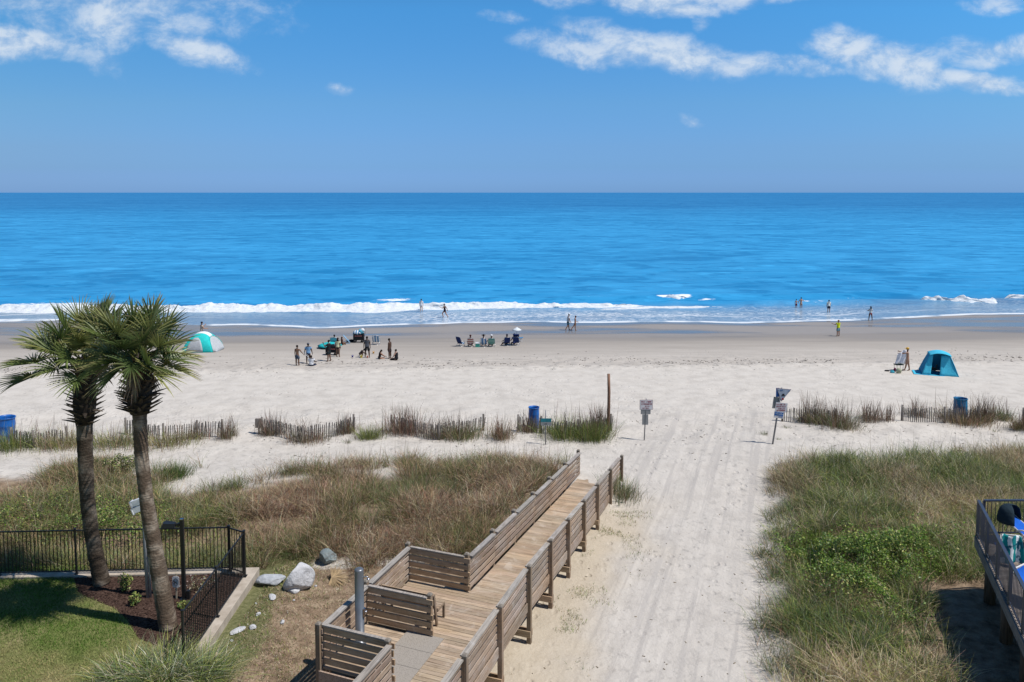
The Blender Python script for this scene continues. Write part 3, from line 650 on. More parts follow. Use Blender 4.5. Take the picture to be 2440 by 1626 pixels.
for k in range(24):
    a0, a1 = k * R(15), (k + 1) * R(15); r_.beam((cx + .085 * math.cos(a0), -.016, cz + .11 * math.sin(a0)), (cx + .085 * math.cos(a1), -.016, cz + .11 * math.sin(a1)), .004, .016, (0, 1, 0))
r_.beam((cx - .055, -.016, cz - .08), (cx + .055, -.016, cz + .08), .004, .016, (0, 1, 0)); r_.box((cx - .01, -.0185, cz - .005), (.07, .003, .03)); r_.box((cx + .03, -.0185, cz - .035), (.014, .003, .06)); r_.box((cx - .04, -.0185, cz - .035), (.014, .003, .06)); r_.box((cx - .05, -.0185, cz + .03), (.035, .003, .03)); r_.build('symbol', m_drk, gs)

# ------------------------------------------------------------------ boulders and stones
m_rock = {}
for nm, a, b, c3 in (('pale', (.36, .36, .37), (.52, .52, .53), (.62, .62, .63)), ('grey', (.27, .29, .31), (.40, .42, .44), (.52, .53, .55)), ('green', (.12, .15, .155), (.22, .26, .265), (.33, .37, .375))):
    m_rock[nm], t = mat(nm + '_rock'); P = t.obj(); a_ = t.noise(P, 2.6, 7, .65); b_ = t.vor(P, 3.5, 'DISTANCE_TO_EDGE')
    c = t.ramp(a_, [(.3, a), (.52, b), (.75, c3)]); t.out(t.pbsdf(c, .85, 0, .2, t.bump(t.add(a_, t.mul(t.noise(P, 9, 5), .4)), 1, .08)))
def rock(px, py, sz, seed, kind, label, rotz=0, group='boulders beside the retaining wall', cuts=10, sub=4, name='boulder'):
    pr = random.Random(seed); b = G(px, py); bm = bmesh.new(); bmesh.ops.create_icosphere(bm, subdivisions=sub, radius=1)
    planes = [(Vector((pr.gauss(0, 1), pr.gauss(0, 1), pr.gauss(0, .8))).normalized(), pr.uniform(.55, .88)) for _ in range(cuts)]
    for v in bm.verts:
        for n_, d_ in planes:
            k = v.co.dot(n_)
            if k > d_: v.co -= n_ * (k - d_) * .92
        nn = fbm(v.co.x * 2 + seed, v.co.y * 2 + v.co.z * 1.7, seed, 4); v.co *= 1 + .16 * (float(nn) - .5)
        v.co = Vector((v.co.x * sz[0], v.co.y * sz[1], v.co.z * sz[2] + sz[2] * .55))
    me = bpy.data.meshes.new(name); bm.to_mesh(me); bm.free(); me.materials.append(m_rock[kind]); o = bpy.data.objects.new(name, me); COL.objects.link(o); o.location = b; o.rotation_euler.z = rotz; tag(o, label, 'boulder' if sz[2] > .15 else 'stone', group); return o
rock(712, 1402, (.50, .40, .52), 4, 'pale', 'largest pale upright boulder in the middle of the three', .4)
rock(645, 1390, (.46, .28, .20), 8, 'grey', 'flat leaning grey boulder between the wall end and the largest boulder', .3)
rock(780, 1340, (.36, .32, .30), 12, 'green', 'dark greenish boulder farthest back at the grass edge', 1.0)
rock(700, 1411, (.20, .14, .09), 15, 'pale', 'pointed stone chip lying in front of the largest boulder', .2, cuts=7, sub=3)
for (px, py, sz, sd, lab) in ((648, 1425, (.19, .12, .05), 21, 'flat white stone in the green grass below the leaning boulder'), (752, 1398, (.05, .04, .04), 22, 'tiny white stone right of the largest boulder'), (615, 1466, (.09, .06, .05), 23, 'small white stone in the grass near the concrete wall'), (673, 1485, (.10, .07, .05), 24, 'small pale stone on the bare brown earth'), (602, 1498, (.11, .09, .07), 25, 'pointed white stone right of the long white stone'), (567, 1505, (.24, .11, .06), 26, 'long white stone nearest the concrete wall'), (610, 1440, (.05, .04, .03), 27, 'tiny grey stone half hidden in the green grass'), (552, 1528, (.05, .04, .03), 28, 'tiny white stone nearest the bottom of the wall'), (700, 1432, (.045, .03, .03), 29, 'tiny pebble on dry grass in front of the boulders')):
    rock(px, py, sz, sd, 'pale', lab, sd, 'loose stones on the bare earth', 6, 3, 'stone')

# ------------------------------------------------------------------ sand fences
m_slat = wood('weathered_slat', (.17, .155, .145), (.27, .255, .245), (40, 40, 2), .6); m_pst = wood('weathered_post', (.155, .135, .12), (.23, .21, .195), (30, 30, 2), .6); m_wire = plain('wire', (.12, .11, .10), .5, .6)
FSG = 'slatted sand fences on the dune line'
def sand_fence(pts, label, h=.80, posts=True):
    B = [G(*p) for p in pts]; o = B[0]; ft = thing('sand_fence', o, label, 'sand fence', FSG); sl_ = MB(); wr = MB(); pr = random.Random(int(pts[0][0]))
    for i in range(len(B) - 1):
        a, b = B[i], B[i + 1]; L = (b - a).length; n_ = max(2, int(L / .105)); prev = None
        for k in range(n_ + 1):
            if pr.random() < .04: continue
            p = a.lerp(b, k / n_); z = hz(p.x, p.y); hh = h * pr.uniform(.90, 1.06); tl = Vector((pr.gauss(0, .025) + .10 * (1 if i else -.3) * (k / n_) * .8, pr.gauss(0, .02), hh)); g = pr.uniform(.7, 1.25); sl_.col = (g, g, g)
            q0 = Vector((p.x, p.y, z - .1)) - o; sl_.beam(q0, q0 + tl + Vector((0, 0, .1)), .040, .012, (0, 1, 0))
        for f in (.3, .72): wr.tube([Vector((*a.xy, hz(a.x, a.y) + h * f)) - o, Vector((*a.lerp(b, .5).xy, hz(*a.lerp(b, .5).xy) + h * f)) - o, Vector((*b.xy, hz(b.x, b.y) + h * f)) - o], .006, 4)
    sl_.build('slats', m_slat, ft); wr.build('wire', m_wire, ft)
    if posts:
        for p in B: q0 = Vector((p.x, p.y, hz(p.x, p.y) - .3)) - o; g = pr.uniform(.8, 1.15); pm = MB(); pm.col = (g, g, g); pm.tube([q0, q0 + Vector((0, 0, .3 + h * 1.12))], [.062, .055], 8); pm.build('post', m_pst, ft)
    return ft
sand_fence([(28, 1060), (80, 1068), (160, 1058)], 'leftmost sand fence between the left barrel and the left palm')
sand_fence([(300, 1036), (390, 1050), (470, 1042), (530, 1040)], 'sand fence rising rightward behind the right palm trunk')
sand_fence([(625, 1034), (722, 1055), (843, 1027)], 'sand fence sagging between the boxed post and its right post')
sand_fence([(933, 1028), (1046, 1049), (1152, 1026)], 'sand fence with purple stalks, left of the fence with the blue barrel')
sand_fence([(1235, 1027), (1290, 1032), (1378, 1040), (1456, 1026)], 'sand fence with the middle blue barrel behind it')
sand_fence([(1864, 1004), (1920, 1008), (1990, 1012)], 'sand fence just right of the leaning sign')
sand_fence([(2149, 1003), (2250, 1008), (2330, 1006)], 'rightmost complete sand fence below the right barrel')
ep = G(2438, 1008); eo = MB(); eo.col = (.9, .9, .9); eo.tube([(0, 0, -.3), (0, 0, .85)], .06, 8); e_ = eo.build('fence_post', m_pst, None, ep); tag(e_, 'lone weathered post on the right picture edge', 'post')
xb = G(617, 1035); xo = thing('boxed_post', xb, 'short weathered post with a square board box on top left of a fence', 'post')
p_ = MB(); p_.col = (.8, .8, .8); p_.tube([(0, 0, -.2), (0, 0, .5)], .05, 8); p_.build('post', m_pst, xo); p_ = MB(); p_.col = (1.1, 1.05, 1); p_.box((-.02, -.02, .60), (.28, .14, .48)); p_.build('box', m_pst, xo)
# tall brown pole
m_pole = wood('brown_pole', (.23, .115, .07), (.28, .17, .12), (20, 20, 1.2), .3); tb_ = G(1449, 1030); th_ = (13 - tb_.z) - (889 - 459) / F * tb_.y * 1.004
tp = MB(); tp.tube([(0, 0, -.3), (.03, 0, th_ * .5 + .5), (.0, 0, (13 - tb_.z) * (1 - (889 - 459) / (1030 - 459)))], [.085, .08, .075], 10); tpo = tp.build('pole', m_pole, None, tb_); tag(tpo, 'tall plain brown wooden pole at the end of a sand fence', 'pole')
# blue barrels
m_blue = plain('blue_plastic', (.012, .12, .42), .4, 0, .12, 3, .05, .4); m_blin = plain('blue_plastic_inside', (.006, .05, .2), .6); m_lab = plain('barrel_sticker', (.7, .72, .74), .5)
def barrel(px, py_top, py_bot, wpx, label, tilt=0, teal=False, py_base=None):
    b = G(px, py_base or py_bot); r = wpx / 2 / F * b.y * 1.0; H = (13 - b.z) * (1 - (py_top - 459) / ((py_base or py_bot) - 459))
    br = thing('barrel', b, label, 'barrel', 'blue plastic barrels on the beach'); br.rotation_euler = (0, R(tilt), 0)
    mm = m_blue if not teal else plain('teal_plastic', (.012, .16, .33), .45)
    MB().lathe([(r * .93, 0), (r * .97, H * .1), (r, H * .3), (r * 1.03, H * .33), (r, H * .36), (r, H * .64), (r * 1.03, H * .67), (r, H * .70), (r * .97, H * .9), (r * .98, H * .965), (r * 1.03, H * .97), (r * 1.03, H), (r * .94, H), (r * .93, H * .9), (r * .9, H * .08), (0, H * .06)], n=28, cap=False).build('body', mm, br)
    s_ = MB(); s_.box((r * .55, -r * .88, H * .12), (.09, .02, .09), Matrix.Rotation(R(32), 3, 'Z')); s_.build('sticker', m_lab, br); return br
barrel(14, 992, 1038, 38, 'blue plastic barrel at the left picture edge behind green grass', 4, py_base=1052)
barrel(1272, 969, 1022, 26, 'bright blue barrel standing behind the fence in the middle', py_base=1020)
barrel(2287, 948, 985, 30, 'teal-blue barrel behind brown grass on the right', 0, True, py_base=1000)

# ------------------------------------------------------------------ signs
m_post, t = mat('galvanised'); t.out(t.pbsdf(t.ramp(t.noise(t.obj(), 5, 4), [(.3, (.14, .145, .16)), (.7, (.24, .245, .26))]), .5, .5))
m_gback = plain('grey_sign_back', (.27, .275, .28), .5, .3, .08); m_border = plain('sign_border', (.24, .13, .15), .6); m_teal = plain('teal_sign', (.02, .18, .22), .5); m_bluesg = plain('blue_sign', (.02, .11, .35), .5); m_ltxt = plain('pale_lettering', (.6, .68, .74), .5)
def plate(mb_, cx, cz, w, h, y, th=.012): mb_.box((cx, y, cz), (w, th, h))
def glyph_rows(mb_, rows, x0, x1, y, seed, hgt_=.05):
    pr = random.Random(seed)
    for z, frac in rows:
        x = x0 + (x1 - x0) * (1 - frac) / 2
        while x < x1 - (x1 - x0) * (1 - frac) / 2:
            wd = pr.uniform(.025, .045)
            if pr.random() > .16:
                mb_.box((x + .006, y, z), (.013, .004, hgt_)); mb_.box((x + wd * .5, y, z + pr.choice((-1, 0, 1)) * hgt_ * .4), (wd * .8, .004, .013))
                if pr.random() > .5: mb_.box((x + wd * .9, y, z), (.012, .004, hgt_))
            x += wd + .018
s1 = G(1534.5, 1050); S1 = thing('notice_sign', s1, 'upright notice sign with red lettering over two grey plates, left of the sandy lane', 'sign'); U1 = (13 - s1.z) / (1050 - 459)   # metres per photo row at this spot
MB().tube([(0, .03, -.4), (.10, .03, 101 * U1)], .028, 8).build('pole', m_post, S1)
p_ = MB(); plate(p_, .09, 87 * U1, 31 * U1, 24 * U1, -.012); p_.build('panel_border', m_border, S1); p_ = MB(); plate(p_, .09, 87 * U1, 29.4 * U1, 22.4 * U1, -.024); pan = p_.build('panel', m_sgn, S1)
g_ = MB(); glyph_rows(g_, [(94.5 * U1, .9), (89 * U1, .9)], .09 - 13 * U1, .09 + 13 * U1, -.033, 3, .075); glyph_rows(g_, [(83.5 * U1, .55), (79 * U1, .7)], .09 - 13 * U1, .09 + 13 * U1, -.033, 4, .05); g_.build('lettering', m_red, S1)
p_ = MB(); plate(p_, .065, 69.5 * U1, 23.5 * U1, 11 * U1, -.010); p_.build('plate', m_gback, S1); p_ = MB(); plate(p_, .045, 51 * U1, 14.5 * U1, 25 * U1, -.010); p_.build('plate', m_gback, S1); p_ = MB(); p_.beam((.05, -.025, 39 * U1), (.07, -.025, 75 * U1), .03, .012); p_.build('bracket', m_post, S1)
s2 = G(1839, 1059); S2 = thing('beach_sign', s2, 'leaning sign post carrying a triangle, a red-lettered notice and a blue plate', 'sign'); U2 = (13 - s2.z) / (1059 - 459); tl_ = .150
def L2(dx, up): return (dx * U2 + up * U2 * tl_, up * U2)
MB().tube([(0, .03, -.4), (138 * U2 * tl_, .03, 137 * U2)], .045, 8).build('pole', m_post, S2)
rt_ = Matrix.Rotation(R(7), 3, 'Y')
tri = MB(); A_, B_, C_ = (7.5 * U2, 136.5 * U2), (43 * U2, 133.5 * U2), (20 * U2, 104 * U2)
def prism(mb_, poly, y0, y1): n_ = len(poly); mb_.add([(x, y0, z) for x, z in poly] + [(x, y1, z) for x, z in poly], [tuple(range(n_)), tuple(range(2 * n_ - 1, n_ - 1, -1))] + [(i, i + n_, (i + 1) % n_ + n_, (i + 1) % n_) for i in range(n_)])
ctr = ((A_[0] + B_[0] + C_[0]) / 3, (A_[1] + B_[1] + C_[1]) / 3); sc = lambda p, k: (ctr[0] + (p[0] - ctr[0]) * k, ctr[1] + (p[1] - ctr[1]) * k)
prism(tri, [A_, B_, C_], -.02, -.008); tri.build('triangle_border', m_border, S2); tri = MB(); prism(tri, [sc(A_, .92), sc(B_, .92), sc(C_, .92)], -.03, -.021); m_tri = plain('triangle_face', (.36, .41, .50), .5); tri.build('triangle_face', m_tri, S2)
g_ = MB(); glyph_rows(g_, [(131.5 * U2, .95)], 11.5 * U2, 24 * U2, -.036, 8, .06); glyph_rows(g_, [(130 * U2, .8)], 35 * U2, 40 * U2, -.036, 9, .05); g_.build('lettering', m_bluesg, S2)
em = MB(); em.box((24 * U2, -.036, 118.5 * U2), (9.5 * U2, .006, 1.6 * U2)); em.box((24 * U2, -.036, 121 * U2), (5 * U2, .006, 4.4 * U2)); em.build('emblem', m_drk, S2); em = MB(); em.box((23 * U2, -.036, 110.5 * U2), (4.4 * U2, .006, 5 * U2), rt_); em.build('emblem', m_red, S2)
p_ = MB(); prism(p_, [(8 * U2, 136 * U2), (16 * U2, 136 * U2), (16 * U2, 114 * U2), (8 * U2, 114 * U2)], .062, .072); p_.build('plate', m_bluesg, S2)
p_ = MB(); p_.box((9 * U2, .055, 100 * U2), (16 * U2, .01, 28 * U2), rt_); p_.build('plate', m_gback, S2)
p_ = MB(); p_.box((20 * U2, -.012, 90 * U2), (28 * U2, .012, 22.5 * U2), rt_); p_.build('notice_panel', m_sgn, S2)
g_ = MB(); glyph_rows(g_, [(97 * U2, .88), (92 * U2, .88), (87 * U2, .75), (82.5 * U2, .8)], 7 * U2, 33 * U2, -.022, 12, .065); g_.build('lettering', m_red, S2)
p_ = MB(); p_.box((14.5 * U2, -.012, 71.5 * U2), (22.5 * U2, .012, 15.5 * U2), rt_); p_.build('lower_plate', m_sgn, S2); p_ = MB(); p_.box((15 * U2, -.022, 74 * U2), (21 * U2, .008, 8.6 * U2), rt_); p_.build('blue_band', m_bluesg, S2)
g_ = MB(); glyph_rows(g_, [(76 * U2, .85), (72.5 * U2, .8)], 5 * U2, 25 * U2, -.030, 14, .035); g_.build('lettering', m_ltxt, S2); g_ = MB(); glyph_rows(g_, [(66.5 * U2, .85)], 4 * U2, 24 * U2, -.024, 15, .045); g_.build('lettering', m_bluesg, S2)
s3 = G(1300, 1095); Y3 = 37.2; z3 = hz(atY(1300, 1095, Y3).x, Y3); s3 = atY(1300, 1040, Y3); s3.z = z3; U3 = Y3 / F; zt3 = 13 - (987 - 459) * U3
S3 = thing('street_sign', s3, 'small teal and grey street sign on a thin pole above the dune grass', 'sign')
MB().tube([(0, .02, -.3), (.0, .02, zt3 - z3)], .026, 8).build('pole', m_post, S3); zc3 = 13 - (1015 - 459) * U3 - z3
p_ = MB(); plate(p_, .02, zc3 + 4.3 * U3, 26 * U3, 9 * U3, -.012); p_.build('teal_band', m_teal, S3); p_ = MB(); plate(p_, .02, zc3 - 4.6 * U3, 26 * U3, 8.6 * U3, -.012); p_.build('grey_band', m_gback, S3)
g_ = MB(); glyph_rows(g_, [(zc3 - 4.6 * U3, .3)], -12 * U3, 12 * U3, -.022, 20, .05); g_.build('lettering', m_drk, S3)

# ------------------------------------------------------------------ raised deck on the right
ZK = 2.6; RH = 1.1
c1 = at(2336, 1193, ZK + RH); c2 = at(2442, 1394, ZK + RH); dr = (c2 - c1).normalized(); c3 = c1 + dr * 14; c4 = at(2470, 1192, ZK + RH); fr_ = (c4 - c1).normalized(); c5 = c1 + fr_ * 12
m_rail = plain('deck_rail_paint', (.045, .055, .085), .35, .2, .1, 3, .03, .5); w_rdeck = wood('deck_grey_planks', (.24, .20, .17), (.30, .27, .25), (1.6, 30, 30), .7); w_fas = wood('deck_fascia', (.16, .155, .15), (.22, .22, .215), (2, 2, 30), .7); w_leg = wood('deck_leg', (.10, .062, .04), (.14, .10, .075), (30, 30, 2), .3)
dk = thing('sun_deck', (c1.x, c1.y, 0), 'raised timber sun deck with dark railings at the right picture edge', 'deck'); O3 = Vector((c1.x, c1.y, 0)); inn = fr_
d2 = Vector((dr.x, dr.y, 0)); f2 = Vector((fr_.x, fr_.y, 0))
mb = MB(); k = 0.0
while k < 13.8: mb.col = tone(.2); a = d2 * (k + .07); mb.beam(a + Vector((0, 0, ZK - .02)) - f2 * .06, a + f2 * 12 + Vector((0, 0, ZK - .02)), .13, .038); k += .141
mb.build('floor', w_rdeck, dk)
mb = MB(); mb.col = (1, 1, .99); o_ = -f2 * .10; mb.beam(o_ + Vector((0, 0, ZK - .16)) - d2 * .02, o_ + d2 * 14 + Vector((0, 0, ZK - .16)), .045, .30); mb.beam(-d2 * .05 + Vector((0, 0, ZK - .16)) - f2 * .1, f2 * 12 - d2 * .05 + Vector((0, 0, ZK - .16)), .045, .30); mb.build('fascia', w_fas, dk)
mb = MB(); mb.col = tone()
for q_ in (.5, 3, 6): mb.beam(f2 * q_ + Vector((0, 0, ZK - .2)) + d2 * .1, f2 * q_ + d2 * 14 + Vector((0, 0, ZK - .2)), .05, .26)
mb.build('joists', w_fas, dk)
for k in np.arange(.45, 13, 2.15):
    for q_ in (.32, 4.2):
        a = O3 + d2 * k + f2 * q_; z = hz(a.x, a.y); m_ = MB(); m_.col = tone(); p = d2 * k + f2 * q_; m_.tube([p + Vector((0, 0, z - .4)), p + Vector((0, 0, ZK - .33))], .155, 12); m_.build('leg', w_leg, dk)
def drail(a, b, n_post):
    L = (b - a).length; d = (b - a).normalized(); r = MB(); r.beam(a + Vector((0, 0, ZK + RH)), b + Vector((0, 0, ZK + RH)), .085, .04); r.build('top_rail', m_rail, dk); r = MB(); r.beam(a + Vector((0, 0, ZK + .09)), b + Vector((0, 0, ZK + .09)), .035, .035); r.build('bottom_rail', m_rail, dk)
    r = MB(); k = .11
    while k < L: q0 = a + d * k; r.beam(q0 + Vector((0, 0, ZK + .10)), q0 + Vector((0, 0, ZK + RH - .02)), .015, .015); k += .125
    r.build('balusters', m_rail, dk)
    for i in range(n_post): q0 = a + d * (L * i / (n_post - 1)); r = MB(); r.beam(q0 + Vector((0, 0, ZK - .3)), q0 + Vector((0, 0, ZK + RH - .02)), .065, .065); r.build('rail_post', m_rail, dk)
Z0 = Vector((0, 0, 0)); drail(-f2 * .05, d2 * 13.8 - f2 * .05, 11); drail(f2 * .12, f2 * 11.8, 9)
# loungers and towels on the deck
m_sling = cloth('blue_sling', (.01, .10, .48)); m_hood = cloth('dark_hood', (.016, .03, .042)); m_frame = plain('white_frame', (.62, .60, .57), .4, 0, .05)
def towel_mat(name, A_, B_, C_):
    m_, t = mat(name); P = t.obj(); n_ = t.noise(P, 3.0, 2, .5, .5); x_ = t.xyz(P)[0]; c = t.mix(t.ma('GREATER_THAN', t.ma('SINE', t.add(t.mul(x_, 30), t.mul(n_, 6))), .1), A_, B_); c = t.mix(t.step(.55, .60, t.noise(P, 4, 2)), c, C_); t.out(t.pbsdf(c, .9, 0, .1, t.bump(t.noise(P, 9, 3), .5, .03))); return m_
m_tw = towel_mat('teal_white_towel', (.012, .24, .25), (.70, .74, .76), (.02, .12, .17))
def lounger(base, rz, label, hood=True):
    lg = thing('sun_lounger', base, label, 'sun lounger', 'sun loungers on the raised deck', rz)
    f = MB()
    for x in (-.33, .33): f.tube([(x, -1.0, .34), (x, .2, .34), (x, .85, .80)], .022, 8); f.tube([(x, -.75, .34), (x, -.75, 0)], .02, 6); f.tube([(x, .3, .40), (x, .45, 0)], .02, 6); f.tube([(x, -.1, .55), (x, .35, .56), (x, .5, .50)], .022, 6); f.tube([(x, -.1, .55), (x, -.1, .34)], .02, 6)
    for y, z in ((-1, .34), (.85, .80)): f.tube([(-.33, y, z), (.33, y, z)], .022, 8)
    f.build('frame', m_frame, lg)
    s_ = MB(); g = [[(x, y, z - .04 * (1 - (x / .31) ** 2)) for x in np.linspace(-.31, .31, 7)] for y, z in ((-.98, .35), (-.4, .345), (.2, .35), (.52, .57), (.84, .80))]; s_.sheet(g); s_.build('sling', m_sling, lg, solid=.012)
    if hood:
        h_ = MB(); g = []
        for el in np.linspace(0, R(90), 8):
            g.append([(.40 * math.cos(el) ** .7 * math.cos(a), .74 + .34 * math.cos(el) ** .7 * math.sin(a), .62 + .50 * math.sin(el) + .012 * math.sin(el * 22)) for a in np.linspace(R(-35), R(215), 22)])
        h_.sheet(g); h_.build('hood', m_hood, lg, solid=.014)
    return lg
LB = at(2412, 1330, ZK); lounger((LB.x + 1.10, LB.y + .5, ZK), R(160) - R(180) + R(62), 'blue sling sun lounger with a dark folding hood on the deck')
tw = MB(); tb0 = at(2412, 1350, ZK); g = []
for i in range(14):
    s_ = i / 13; g.append([(-.25 + .50 * u + .10 * s_ * (u - .3), .05 * math.sin(u * 9 + s_ * 2) - .10 * s_, .86 - .78 * s_ * (1 - .08 * u) + .02 * math.sin(u * 12)) for u in np.linspace(0, 1, 16)])
tw.sheet(g); tw_ = tw.build('beach_towel', m_tw, None, (tb0.x - .02, tb0.y + .05, ZK), R(-12), solid=.014); tag(tw_, 'teal and white patterned towel draped behind the deck railing', 'towel')
fc = thing('deck_chair', (tb0.x - .02, tb0.y + .06, ZK), 'pale framed chair under the teal and white towel', 'chair', rotz=R(-12)); f = MB()
for x in (-.24, .24): f.tube([(x, .03, 0), (x, .08, .84)], .016, 6); f.tube([(x, .5, 0), (x, .05, .5)], .016, 6)
f.tube([(-.24, .08, .84), (.24, .08, .84)], .016, 6); f.build('frame', m_frame, fc); f = MB(); f.sheet([[(x, y, z) for x in np.linspace(-.24, .24, 5)] for y, z in ((.08, .40), (.3, .38), (.5, .40))]); f.build('seat', m_sling, fc, solid=.012)
lb2 = at(2425, 1450, ZK); l2_ = lounger((lb2.x + .75, lb2.y - .2, ZK), R(30), 'second sun lounger farther down the deck behind the railing', False)
# ------------------------------------------------------------------ people
SKIN = {}
def skin_mat(k):
    if k not in SKIN:
        rgb = {'deep': (.085, .045, .030), 'brown': (.17, .092, .058), 'tan': (.36, .20, .135), 'fair': (.52, .33, .25)}[k]
        m_, t = mat('skin_' + k); n_ = t.noise(t.obj(), 5, 3); t.out(t.pbsdf(t.ramp(n_, [(.3, tuple(c * .9 for c in rgb)), (.7, tuple(c * 1.08 for c in rgb))]), .5, 0, .35)); SKIN[k] = m_
    return SKIN[k]
CLO = {}
def cmat(rgb):
    if rgb not in CLO: CLO[rgb] = cloth('fabric', rgb)
    return CLO[rgb]
def skinned(name, verts, edges, radii, root, material, parent, sub=2):
    me = bpy.data.meshes.new('tmp'); me.from_pydata([tuple(v) for v in verts], edges, []); o = bpy.data.objects.new('tmp', me); COL.objects.link(o)
    md = o.modifiers.new('s', 'SKIN'); md.use_smooth_shade = True; md.branch_smoothing = .5
    sv = me.skin_vertices[0].data
    for i, r in enumerate(radii): sv[i].radius = r if hasattr(r, '__len__') else (r, r); sv[i].use_root = (i == root)
    o.modifiers.new('u', 'SUBSURF').levels = sub
    dg = bpy.context.evaluated_depsgraph_get(); nm = bpy.data.meshes.new_from_object(o.evaluated_get(dg)); nm.name = name
    bpy.data.objects.remove(o); bpy.data.meshes.remove(me)
    nm.materials.clear(); nm.materials.append(material); nm.polygons.foreach_set('use_smooth', np.ones(len(nm.polygons), bool))
    r = bpy.data.objects.new(name, nm); COL.objects.link(r); r.parent = parent; return r

def person(base, H, rz, label, skin='brown', legs=((0, 0, .04), (0, 0, .04)), arms=((.08, .14, .25), (.08, .14, .25)), lean=0.0, head=(0, 0), seat=None, top=None, bottom=None, hair=(.012, .009, .008), hat=None, long_hair=False, build=1.0, sleeve=.55, group='people on the beach', turn=0.0, bra=None, dress=False, shoe=None):
    # faces +Y before rz; leg = (hip flex, knee flex, abduction), arm = (flex, abduct, elbow flex); seat = pelvis height as share of H
    J = {}; b = build
    def L(n, p): J[n] = Vector(p)
    L('pel', (0, 0, 0)); sp = Vector((turn, math.sin(lean), math.cos(lean))).normalized()
    J['wai'] = sp * .085; J['che'] = sp * .185; J['sho'] = sp * .262; J['nek'] = sp * .288
    hd = Vector((turn + head[0], math.sin(lean + head[1]), math.cos(lean + head[1]))).normalized(); J['hd0'] = J['nek'] + hd * .05; J['hd1'] = J['nek'] + hd * .10; J['hd2'] = J['nek'] + hd * .155
    fwd = Vector((0, math.cos(lean + head[1]), -math.sin(lean + head[1]))); J['nose'] = J['hd1'] + fwd * .058 - hd * .008
    for s, sd in ((-1, 'L'), (1, 'R')):
        a, k, ab = legs[0 if s < 0 else 1]; hip = Vector((s * .052 * b, 0, -.03)); d = Vector((s * math.sin(ab), math.sin(a) * math.cos(ab), -math.cos(a) * math.cos(ab))); kn = hip + d * .240
        d2_ = Vector((s * math.sin(ab) * .6, math.sin(a - k), -math.cos(a - k))).normalized(); an = kn + d2_ * .232; J['hip' + sd] = hip; J['kne' + sd] = kn; J['ank' + sd] = an; J['mid' + sd] = hip.lerp(kn, .45)
        J['cal' + sd] = kn.lerp(an, .3) + Vector((0, -.006, 0)); fd = Vector((0, math.cos(a - k) if abs(a - k) < 1.2 else .3, math.sin(a - k))).normalized(); J['hee' + sd] = an + d2_ * .028 - fd * .018; J['toe' + sd] = an + d2_ * .030 + fd * .095
        f_, ad, e_ = arms[0 if s < 0 else 1]; sh_ = sp * .255 + Vector((s * .098 * b, 0, 0)); fl = f_ + lean * -.3; d = Vector((s * math.sin(ad), math.cos(ad) * math.sin(fl), -math.cos(ad) * math.cos(fl))); el = sh_ + d * .165
        d3 = Vector((s * math.sin(ad) * .55, math.sin(fl + e_), -math.cos(fl + e_))).normalized(); wr = el + d3 * .145; J['sh' + sd] = sh_; J['um' + sd] = sh_.lerp(el, .5); J['el' + sd] = el; J['wr' + sd] = wr; J['pa' + sd] = wr + d3 * .036
        sx = Vector((0, 1, 0)) - d3 * d3.y; sx = sx.normalized() if sx.length > .1 else Vector((1, 0, 0)); pn = d3.cross(sx)
        for i, (o_, ln) in enumerate(((-.017, .034), (-.006, .042), (.006, .044), (.017, .038))): J['f%d' % i + sd] = J['pa' + sd] + d3 * .012 + sx * o_; J['g%d' % i + sd] = J['f%d' % i + sd] + (d3 * .9 - pn * .35 * s).normalized() * ln
        J['th' + sd] = wr + d3 * .014 + sx * .020; J['ti' + sd] = J['th' + sd] + (d3 + sx * .8).normalized() * .032
    low = min(v.z for v in J.values()); z0 = -low - .004 if seat is None else seat
    for k in J: J[k] = (J[k] + Vector((0, 0, z0))) * H
    RR = {'pel': (.078 * b, .060 * b), 'wai': (.066 * b, .052 * b), 'che': (.082 * b, .056 * b), 'sho': (.062, .046), 'nek': .029, 'hd0': .040, 'hd1': (.050, .056), 'hd2': .040, 'nose': .010}
    for sd in 'LR':
        RR.update({'hip' + sd: .054 * b, 'mid' + sd: .047 * b, 'kne' + sd: .033, 'cal' + sd: .034, 'ank' + sd: .020, 'hee' + sd: .021, 'toe' + sd: (.022, .013), 'sh' + sd: .036 * b, 'um' + sd: .030 * b, 'el' + sd: .023, 'wr' + sd: .0155, 'pa' + sd: (.022, .011), 'th' + sd: .007, 'ti' + sd: .005})
        for i in range(4): RR['f%d' % i + sd] = .0062; RR['g%d' % i + sd] = .0045
    E_ = [('pel', 'wai'), ('wai', 'che'), ('che', 'sho'), ('sho', 'nek'), ('nek', 'hd0'), ('hd0', 'hd1'), ('hd1', 'hd2'), ('hd1', 'nose')]
    for sd in 'LR':
        E_ += [('pel', 'hip' + sd), ('hip' + sd, 'mid' + sd), ('mid' + sd, 'kne' + sd), ('kne' + sd, 'cal' + sd), ('cal' + sd, 'ank' + sd), ('ank' + sd, 'hee' + sd), ('ank' + sd, 'toe' + sd), ('sho', 'sh' + sd), ('sh' + sd, 'um' + sd), ('um' + sd, 'el' + sd), ('el' + sd, 'wr' + sd), ('wr' + sd, 'pa' + sd), ('wr' + sd, 'th' + sd), ('th' + sd, 'ti' + sd)]
        for i in range(4): E_ += [('pa' + sd, 'f%d' % i + sd), ('f%d' % i + sd, 'g%d' % i + sd)]
    RR = {k_: (tuple(q_ * 1.13 for q_ in v_) if hasattr(v_, '__len__') else v_ * (1.13 if k_[0] not in 'fg' else 1)) for k_, v_ in RR.items()}
    root = thing('person', base, label, 'person', group, rz)
